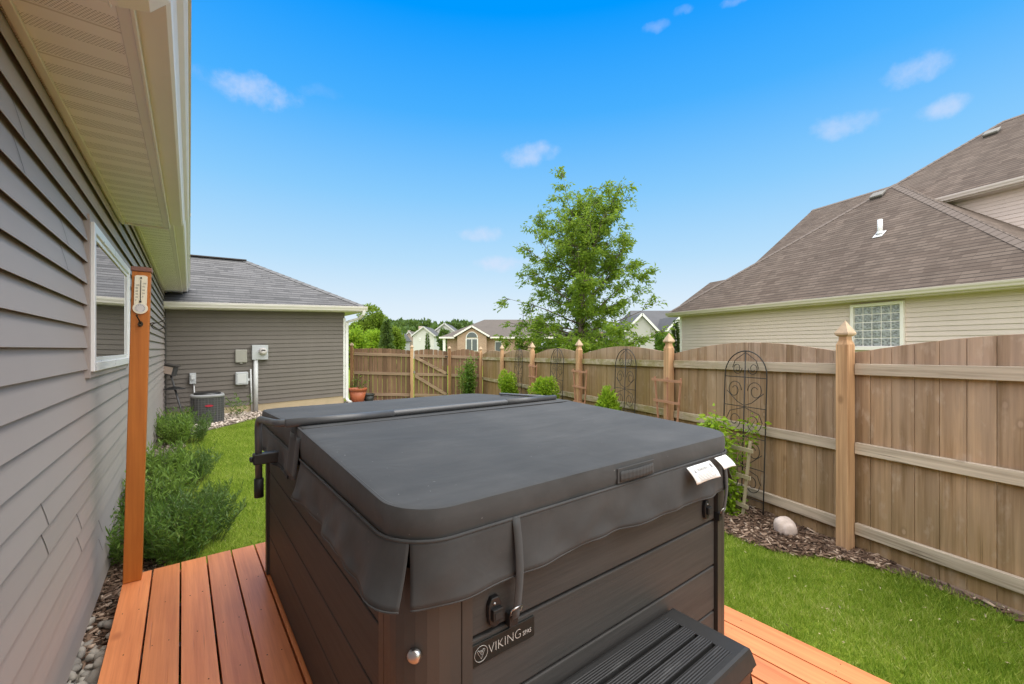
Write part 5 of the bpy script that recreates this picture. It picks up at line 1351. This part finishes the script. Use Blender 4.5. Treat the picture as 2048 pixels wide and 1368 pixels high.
# ================================================================== TREES
def locust():
    rg=np.random.default_rng(77); g=random.Random(77)
    Yt=16.; X=(1163-CX)/F*Yt; o=thing('shade_tree','leafy young shade tree with open airy crown behind the fence','tree',W,(X,Yt,0.))
    Ht=8.0; mb=MB(); P=[];D=[]; segs=[]
    o.scale=(.93,.93,.955)
    tr=[(0,0,-.1),(.02,.02,1.2),(-.03,0,2.2),(.02,.05,3.4),(-.02,0,4.6),(.05,0,5.2),(.1,.05,5.8),(.15,0,6.35)]
    rad=[.15,.125,.11,.095,.075,.055,.035,.012]
    loc=lambda p:(p[0]+X,p[1]+Yt,p[2])
    mb.tube([loc(p) for p in tr],rad,8)
    tw=MB()
    def trunk_at(z):
        for a,b in zip(tr,tr[1:]):
            if a[2]<=z<=b[2]: return Vector(a).lerp(Vector(b),(z-a[2])/(b[2]-a[2]))
        return Vector(tr[-1])
    limbs=[]
    for k in range(60):
        f=k/59; z=1.2+5.1*f**1.0; a=k*2.39996+g.uniform(-.3,.3)
        ln=(3.3-.25*f)*(1-.12*f**3)*g.uniform(.82,1.06)
        el=-.12+1.2*f**.8+g.uniform(-.1,.12)
        if k>=56: el=1.12+.1*(k-56); ln=1.5
        b=trunk_at(z); dirv=Vector((math.cos(a)*math.cos(el),math.sin(a)*math.cos(el),math.sin(el))); pts=[b]; d_=dirv.copy()
        for j in range(6):
            d_=(d_+Vector((g.uniform(-.22,.22),g.uniform(-.22,.22),g.uniform(-.12,.16)))).normalized(); b=b+d_*ln/6; pts.append(b)
        r0=.045*(1-.6*f)
        mb.tube([loc(p) for p in pts],[r0*(1-.88*i/6) for i in range(7)],6)
        for j in range(1,7):
            for q in range(3 if j<3 else 5):
                if g.random()<.30+.2*math.sin(k*1.7+j): continue
                e=Vector((g.gauss(0,1),g.gauss(0,1),g.gauss(.1,.6))).normalized(); e=(e+d_*.5).normalized(); l2=g.uniform(.3,.8)*(1-.3*f); s0=pts[j].lerp(pts[j-1],g.random()); pm=s0+e*l2*.5+Vector((0,0,.05)); pe=s0+e*l2+Vector((0,0,-.04*l2))
                tw.tube([loc(s0),loc(pm),loc(pe)],[.011,.007,.003],4,False)
                cnt=int(g.uniform(5,58)*(1.3-.55*f)); 
                for c in range(cnt):
                    t=g.uniform(.25,1.05); p=s0.lerp(pe,t)+Vector((g.gauss(0,.075),g.gauss(0,.075),g.gauss(-.02,.065))); P.append(tuple(p)); D.append((e.x+g.gauss(0,.6),e.y+g.gauss(0,.6),-.35+g.gauss(0,.5)))
    P=np.array(P); n=len(P); print('tree leaves',n)
    # trim so the crown keeps its ragged conical outline
    link('crown',leaves_mesh('crown',P,np.array(D),rg.uniform(.10,.22,n),rg.uniform(.04,.075,n),M['leaf_tree'],rg),o)
    mb.add(tw.v,tw.f,True); part('trunk',mb,M['bark'],o)
locust()
def ftree(label,x0,x1,ytop,Y,mat,seed,n=5200,L=.3,name='broadleaf_tree',zb=0.,group=None,round_=1.):
    X=((x0+x1)/2-CX)/F*Y; rx=(x1-x0)/2/F*Y; zt=H+(HZ-ytop)/F*Y; rz=(zt-zb)/2*1.02
    o=thing(name,label,'tree',W,(X,Y,-.05),group); link('crown',crown_mesh('crown',seed,n,rx*1.12,rx*1.12,rz*1.05,L,L*.55,mat,16,zb+rz),o)
    link('trunk',trunk_mb(zt*.85,rx*.09,(0,0),7,rx*.5,seed).mesh('trunk',M['bark']),o); return o
ftree('big round light green tree rising behind the garage corner',688,778,618,34,M['leaf_far'],81,17000,.2,zb=1.2)
ftree('low yellow green bush tree beside the garage downspout',692,738,655,19,M['leaf_lime'],82,4600,.14,'small_tree',zb=.6)
ftree('rounded bright green tree in front of the big round tree',722,770,652,28,M['leaf_lime'],83,8000,.15,zb=.8)
ftree('light green tree between the conifer and the distant woods',778,806,648,40,M['leaf_far'],84,3000,.3,zb=.8)
def conifer(label,x,ytop,Y,hw,seed,mat,n=4200,L=.22,name='conifer'):
    r=np.random.default_rng(seed); X=(x-CX)/F*Y; h=H+(HZ-ytop)/F*Y; rad=hw/F*Y; z=h*(1-r.random(n)**.62)*.985+.1; a=r.uniform(0,6.28,n)
    lay=.75+.25*np.sin(z/h*38+np.sin(a*3)*1.2); q=rad*(1-z/h)**.85*lay*(.55+.45*r.random(n)**.5)
    P=np.stack([q*np.cos(a),q*np.sin(a),z],1); D=np.stack([np.cos(a),np.sin(a),-.1+r.normal(0,.35,n)],1)
    o=thing(name,label,'tree',W,(X,Y,0.)); link('crown',leaves_mesh('crown',P,D,r.uniform(.6,1.3,n)*L,r.uniform(.6,1.3,n)*L*.4,mat,r),o); link('trunk',trunk_mb(h*.95,rad*.1,(0,0),0,1,seed).mesh('trunk',M['bark']),o)
conifer('dark green spruce behind the left fence panel',773,638,24,21,85,M['leaf_spruce'])
conifer('blue green spruce beside the corner of the tan house',1351,640,18.3,13,86,M['leaf_spruce'],2600,.16)
conifer('narrow dark evergreen in front of the white house',855,666,58,5,87,M['leaf_fardark'],900,.3)
X,Y=at(1325,0,15.)[:2]; bush('round_shrub','dense round green shrub just beyond the fence by the tan house','shrub',X,Y,0,.40,.40,1.16,6500,.075,.042,M['leaf_mid'],88,None,18)
X,Y=at(892,0,52.)[:2]
ftree('small green tree before the far white house',876,900,656,60,M['leaf_fardark'],89,1500,.35,'small_tree',zb=.8)
# distant woods
r=np.random.default_rng(90); P=[];D=[]
for k in range(46):
    x=r.uniform(742,940); Y=r.uniform(150,185); top=r.uniform(641,650)+ (6 if x<770 else 0); X=(x-CX)/F*Y; zt=H+(HZ-top)/F*Y; rr=r.uniform(3.2,5.2)
    u=unit(r.normal(size=(900,3))); q=u*np.array([rr,rr,zt*.55])*(.8+.25*np.sin(u@r.normal(size=(3,1))*6)); P.append(q+np.array([X,Y,zt*.45])); D.append(u)
P=np.concatenate(P); D=np.concatenate(D); o=bpy.data.objects.new('distant_woods',leaves_mesh('distant_woods',P,D+r.normal(size=P.shape)*.5,r.uniform(.8,1.7,len(P)),r.uniform(.6,1.1,len(P)),M['leaf_fardark'],r)); col.objects.link(o)
tag(o,'distant dark green woods on the skyline','woods',None,'stuff')
r=np.random.default_rng(91); P=[];D=[]
for k in range(90):
    x=r.uniform(100,2300); Y=r.uniform(120,150); top=r.uniform(655,676); X=(x-CX)/F*Y; zt=H+(HZ-top)/F*Y; rr=r.uniform(3.5,6)
    u=unit(r.normal(size=(300,3))); P.append(u*np.array([rr,rr,zt*.55])+np.array([X,Y,zt*.45])); D.append(u)
P=np.concatenate(P); D=np.concatenate(D); o=bpy.data.objects.new('distant_treeline',leaves_mesh('distant_treeline',P,D+r.normal(size=P.shape)*.5,r.uniform(1.,2.,len(P)),r.uniform(.8,1.4,len(P)),M['leaf_fardark'],r)); col.objects.link(o)
tag(o,'low distant line of trees beyond the houses','treeline',None,'stuff')

# ================================================================== FAR HOUSES
def fpt(x,y,Y): return at(x,y,Y)
def hip_roof(mb,x0,x1,y0,y1,ze,zr,inset,th=.12):
    ym=(y0+y1)/2; a=(x0,y0,ze);b=(x1,y0,ze);c=(x1,y1,ze);d=(x0,y1,ze); e=(x0+inset,ym,zr); f_=(x1-inset,ym,zr)
    for p in ((a,b,f_,e),(b,c,f_),(c,d,e,f_),(d,a,e)): mb.slab(list(p),(0,0,-th))
def brick_house():
    Y=42.; s=Y/F; x0=(884-CX)*s; x1=(1075-CX)*s; ze=H+(HZ-674)*s; zr=H+(HZ-633)*s; o=thing('brick_house','brick bungalow with brown hip roof and arched gable window beyond the gate','house',W,((x0+x1)/2,Y,0))
    mb=MB(); mb.box(x0+.5,x1,Y,Y+9,0,ze); part('wall',mb,M['brick'],o,uv=True)
    mb=MB(); hip_roof(mb,x0-.1,x1+4,Y-.5,Y+9.5,ze,zr,4.0); part('roof',mb,M['farbrown'],o)
    gx0=(914-CX)*s; gx1=(977-CX)*s; gm=(gx0+gx1)/2; zp=H+(HZ-655)*s; zg_=ze+.05
    mb=MB(); mb.slab([(gx0+.15,Y-.9,0),(gx1-.15,Y-.9,0),(gx1-.15,Y-.9,zg_),(gm,Y-.9,zp-.1),(gx0+.15,Y-.9,zg_)],(0,.9,0)); part('gable',mb,M['brick'],o,uv=True)
    mb=MB(); mb.slab([(gx0-.15,Y-1.1,zg_-.1),(gm,Y-1.1,zp),(gm,Y+4,zp),(gx0-.15,Y+2,zg_-.1)],(0,0,.12)); mb.slab([(gx1+.15,Y-1.1,zg_-.1),(gx1+.15,Y+2,zg_-.1),(gm,Y+4,zp),(gm,Y-1.1,zp)],(0,0,.12)); part('gable_roof',mb,M['farbrown'],o)
    mb=MB()
    for a,b in (((gx0-.15,Y-1.13,zg_-.02),(gm,Y-1.13,zp+.08)),((gx1+.15,Y-1.13,zg_-.02),(gm,Y-1.13,zp+.08))): mb.bar(a,b,.05,.16)
    mb.box(x0-.2,gx0-.2,Y-.62,Y-.5,ze-.16,ze); mb.box(gx1+.2,x1+4,Y-.62,Y-.5,ze-.16,ze); part('fascia',mb,M['cream'],o)
    wx=gm+.0; wz=H+(HZ-676)*s; mb=MB(); wr=.52
    mb.slab([(wx+wr*1.12*math.cos(k*math.pi/14),Y-.93,wz+wr*1.12*math.sin(k*math.pi/14)) for k in range(15)],(0,.04,0)); mb.box(wx-.6,wx+.6,Y-.95,Y-.9,wz-1.3,wz-.06); wi=part('window',mb,M['white'],o)
    mb=MB(); mb.slab([(wx+wr*.95*math.cos(k*math.pi/14),Y-.97,wz+.03+wr*.95*math.sin(k*math.pi/14)) for k in range(15)],(0,.03,0)); mb.box(wx-.5,wx-.04,Y-.97,Y-.94,wz-1.25,wz-.14); mb.box(wx+.04,wx+.5,Y-.97,Y-.94,wz-1.25,wz-.14); part('pane',mb,M['farwin'],o,wi)
    mb=MB(); mb.box((990-CX)*s,(1003-CX)*s,Y-.04,Y-.005,.9,2.4); wi=part('window',mb,M['white'],o)
    mb=MB(); mb.box((991-CX)*s,(1002-CX)*s,Y-.06,Y-.035,1.,2.3); part('pane',mb,M['farwin'],o,wi)
    mb=MB(); mb.box((887-CX)*s,(892-CX)*s,Y-.4,Y-.15,0,ze-.1); part('porch_post',mb,M['white'],o)
brick_house()
def gable_house(label,x0,x1,ye,yp,Y,wall,roof,depth=8,chim=None,wins=(),name='far_house',xm=None):
    s=Y/F; a=(x0-CX)*s; b=(x1-CX)*s; ze=H+(HZ-ye)*s; zp=H+(HZ-yp)*s; m_=(a+b)/2 if xm is None else (xm-CX)*s
    o=thing(name,label,'house',W,((a+b)/2,Y,0))
    mb=MB(); mb.slab([(a,Y,0),(b,Y,0),(b,Y,ze),(m_,Y,zp),(a,Y,ze)],(0,depth,0)); part('wall',mb,wall,o)
    mb=MB(); mb.slab([(a-.3,Y-.3,ze-.1),(m_,Y-.3,zp+.05),(m_,Y+depth+.3,zp+.05),(a-.3,Y+depth+.3,ze-.1)],(0,0,.18)); mb.slab([(b+.3,Y-.3,ze-.1),(b+.3,Y+depth+.3,ze-.1),(m_,Y+depth+.3,zp+.05),(m_,Y-.3,zp+.05)],(0,0,.18)); part('roof',mb,roof,o)
    mb=MB(); mb.bar((a-.3,Y-.33,ze-.05),(m_,Y-.33,zp+.1),.06,.22); mb.bar((b+.3,Y-.33,ze-.05),(m_,Y-.33,zp+.1),.06,.22); part('rake_trim',mb,M['stucco'],o)
    if chim:
        mb=MB(); mb.box((chim[0]-CX)*s,(chim[1]-CX)*s,Y+2,Y+3,0,H+(HZ-chim[2])*s); part('chimney',mb,M['pinksid'],o)
    for (wx0,wx1,wy0,wy1) in wins:
        mb=MB(); mb.box((wx0-CX)*s,(wx1-CX)*s,Y-.06,Y-.004,H+(HZ-wy1)*s,H+(HZ-wy0)*s); w_=part('window',mb,M['white'],o)
        mb=MB(); e=.09; mb.box((wx0-CX)*s+e,((wx0+wx1)/2-CX)*s-e/2,Y-.09,Y-.055,H+(HZ-wy1)*s+e,H+(HZ-wy0)*s-e); mb.box(((wx0+wx1)/2-CX)*s+e/2,(wx1-CX)*s-e,Y-.09,Y-.055,H+(HZ-wy1)*s+e,H+(HZ-wy0)*s-e); part('pane',mb,M['farwin'],o,w_)
    return o
gable_house('far white gabled house with a tall pale chimney',826,868,672,655,72,M['stucco'],M['fargrey'],8,(832,840,651),((838,842,676,681),))
gable_house('far small pinkish house at the foot of the woods',808,829,678,664,95,M['pinksid'],M['farbrown'],8,(811,815,660),((815,819,682,686),))
gable_house('far low grey roofed house beside the light green tree',789,806,682,668,88,M['greysid'],M['fargrey'],6,None,((795,799,685,689),))
gable_house('far white two storey house with grey roof behind the brick bungalow',864,914,668,648,80,M['stucco'],M['fargrey'],10,None,((869,873,672,678),(905,909,672,678)))
# grey house to the right of the tree: long body with dark roof and two front gables
def grey_house():
    Y=37.; s=Y/F; o=thing('grey_house','grey sided house with dark roof and white trimmed gables right of the tree','house',W,((1290-CX)*s,Y,0))
    X=lambda x,q=1.:(x-CX)*s*q
    Zz=lambda y,q=1.: H+(HZ-y)*s*q
    mb=MB(); mb.box(X(1150),X(1400),Y,Y+9,0,Zz(662)); part('wall',mb,M['greysid'],o)
    mb=MB(); hip_roof(mb,X(1262),X(1420),Y-.3,Y+9.3,Zz(662),Zz(612),1.2); part('roof',mb,M['fargrey'],o)
    mb=MB(); hip_roof(mb,X(1140),X(1270),Y-.35,Y+9.35,Zz(664),Zz(644),2.); part('roof',mb,M['fargrey'],o)
    for (xa,xp,xb,yp) in ((1252,1283,1313,629),(1333,1362,1392,632)):
        q=.93; Yg=Y*q; a_,p_,b_=X(xa,q),X(xp,q),X(xb,q); ze=Zz(661,q)-0; zp=Zz(yp,q); k=1-q
        ze=H+(HZ-661)*s*q; zp=H+(HZ-yp)*s*q
        mb=MB(); mb.slab([(a_+.1,Yg,0),(b_-.1,Yg,0),(b_-.1,Yg,ze),(p_,Yg,zp-.08),(a_+.1,Yg,ze)],(0,3.5,0)); part('gable',mb,M['greysid'],o)
        mb=MB(); mb.slab([(a_-.15,Yg-.2,ze-.15),(p_,Yg-.2,zp),(p_,Yg+6,zp),(a_-.15,Yg+6,ze-.15)],(0,0,.1)); mb.slab([(b_+.15,Yg-.2,ze-.15),(b_+.15,Yg+6,ze-.15),(p_,Yg+6,zp),(p_,Yg-.2,zp)],(0,0,.1)); part('gable_roof',mb,M['fargrey'],o)
        mb=MB(); mb.bar((a_-.15,Yg-.22,ze-.12),(p_,Yg-.22,zp+.03),.05,.17); mb.bar((b_+.15,Yg-.22,ze-.12),(p_,Yg-.22,zp+.03),.05,.17); part('rake_trim',mb,M['white'],o)
    mb=MB(); mb.box(X(1313),X(1333),Y-.5,Y-.31,Zz(663.5),Zz(661)); part('gutter',mb,M['white'],o)
    for a_,b_ in ((1206,1228),(1236,1248),(1160,1178)):
        mb=MB(); mb.box(X(a_),X(b_),Y-.06,Y-.004,Zz(690),Zz(667)); w_=part('window',mb,M['white'],o)
        for c_,d_ in ((a_+1.4,(a_+b_)/2-.7),((a_+b_)/2+.7,b_-1.4)):
            mb=MB(); mb.box(X(c_),X(d_),Y-.09,Y-.055,Zz(688),Zz(669)); part('pane',mb,M['farwin'],o,w_)
    mb=MB(); mb.box(X(1197),X(1204),Y-.5,Y-.006,0,Zz(665)); part('brick_pier',mb,M['brick'],o,uv=True)
grey_house()

# ================================================================== CAMERA, SKY, LIGHT
cam=bpy.data.cameras.new('Camera'); co=bpy.data.objects.new('Camera',cam); col.objects.link(co); scene.camera=co
co.location=(0,0,H); co.rotation_euler=(R(90),0,0); cam.sensor_width=36; cam.lens=F/2048*36; cam.shift_y=(HZ-684)/2048; cam.clip_start=.02; cam.clip_end=2000

SUN_EL,SUN_AZ=60.,95.      # azimuth clockwise from +Y
w=bpy.data.worlds.new('World'); scene.world=w; w.use_nodes=True; t=NT(w); bg=t.n['Background']
tc=t.n.new('ShaderNodeTexCoord').outputs['Generated']; v=t.add('ShaderNodeVectorMath',operation='NORMALIZE',ins={0:tc}).outputs[0]
z=t.add('ShaderNodeSeparateXYZ',ins={0:v}).outputs[2]
grad=t.ramp(z,[(.0,(.71,.76,.79)),(.10,(.58,.69,.785)),(.20,(.385,.60,.79)),(.33,(.205,.49,.80)),(.48,(.055,.355,.81)),(.62,(.0,.262,.81))])
sky=t.add('ShaderNodeTexSky',sky_type='NISHITA',sun_disc=False,sun_elevation=R(SUN_EL),sun_rotation=R(SUN_AZ),air_density=1.,dust_density=1.5)
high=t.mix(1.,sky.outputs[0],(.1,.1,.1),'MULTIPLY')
high=t.mix(.88,high,(2.3,2.26,2.2))  # bright white overhead sky, outside the frame, added as neutral fill
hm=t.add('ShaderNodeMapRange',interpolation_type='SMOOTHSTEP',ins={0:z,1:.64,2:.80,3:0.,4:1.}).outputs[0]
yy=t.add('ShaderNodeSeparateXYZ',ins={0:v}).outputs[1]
hb=t.add('ShaderNodeMapRange',interpolation_type='SMOOTHSTEP',ins={0:yy,1:.28,2:-.15,3:0.,4:1.}).outputs[0]  # same white behind the camera, put in to light the walls facing it
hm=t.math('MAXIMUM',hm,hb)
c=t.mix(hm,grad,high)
nzc=t.add('ShaderNodeTexNoise',ins={'Vector':v,'Scale':9.,'Detail':6.,'Roughness':.6}); nf=t.add('ShaderNodeTexNoise',ins={'Vector':v,'Scale':26.,'Detail':7.,'Roughness':.6}).outputs['Fac']
vd=t.add('ShaderNodeVectorMath',operation='ADD',ins={0:v,1:t.add('ShaderNodeVectorMath',operation='SCALE',ins={0:t.add('ShaderNodeVectorMath',operation='SUBTRACT',ins={0:nzc.outputs['Color'],1:(.5,.5,.5)}).outputs[0],'Scale':.05}).outputs[0]}).outputs[0]
tot=None
for (x,y,wx,wy,st) in ((505,180,95,36,.72),(450,172,45,18,.4),(1058,310,58,24,.6),(963,464,48,17,.62),(1010,528,62,22,.72),(1075,520,50,16,.5),(1832,140,66,28,.55),(1893,214,52,26,.62),(1685,250,70,26,.5),(1310,56,26,11,.3),(1365,26,24,10,.25),(1470,2,26,11,.35),(640,182,60,14,.12)):
    cdir=Vector(((x-CX)/F,1,(HZ-y)/F)); L=cdir.length; cdir.normalize(); rt=Vector((cdir.y,-cdir.x,0)).normalized(); up=rt.cross(cdir)
    a=t.add('ShaderNodeVectorMath',operation='DOT_PRODUCT',ins={0:vd,1:tuple(rt/(wx*.82/F/L))}).outputs['Value']
    b=t.add('ShaderNodeVectorMath',operation='DOT_PRODUCT',ins={0:t.add('ShaderNodeVectorMath',operation='SUBTRACT',ins={0:vd,1:tuple(cdir)}).outputs[0],1:tuple(up/(wy*.8/F/L))}).outputs['Value']
    q=t.math('ADD',t.math('MULTIPLY',a,a),t.math('MULTIPLY',b,b))
    q=t.math('ADD',q,t.math('MULTIPLY',t.math('SUBTRACT',nf,.5),3.6))
    m_=t.add('ShaderNodeMapRange',interpolation_type='SMOOTHSTEP',ins={0:q,1:1.6,2:-1.1,3:0.,4:st*.95}).outputs[0]
    m_=t.math('MULTIPLY',m_,t.math('GREATER_THAN',t.add('ShaderNodeVectorMath',operation='DOT_PRODUCT',ins={0:v,1:tuple(cdir)}).outputs['Value'],.5))
    tot=m_ if tot is None else t.math('MAXIMUM',tot,m_)
c=t.mix(tot,c,(.60,.64,.79))
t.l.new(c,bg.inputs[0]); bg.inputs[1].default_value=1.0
sl=bpy.data.lights.new('Sun','SUN'); so=bpy.data.objects.new('Sun',sl); col.objects.link(so); sl.energy=1.5; sl.angle=R(40); sl.color=(1.,.965,.92)
so.rotation_euler=(R(90-SUN_EL),0,R(180-SUN_AZ)); so.location=(10,5,20)
vs_=scene.view_settings; vs_.view_transform='Standard'; vs_.look='None'; vs_.exposure=.3; vs_.gamma=1.; vs_.use_curve_mapping=False
scene.cycles.use_denoising=True; scene.cycles.denoising_prefilter='NONE'
try: scene.cycles.denoiser='OPENIMAGEDENOISE'
except Exception: pass
scene.cycles.max_bounces=6; scene.cycles.transparent_max_bounces=6; scene.cycles.caustics_reflective=False; scene.cycles.caustics_refractive=False
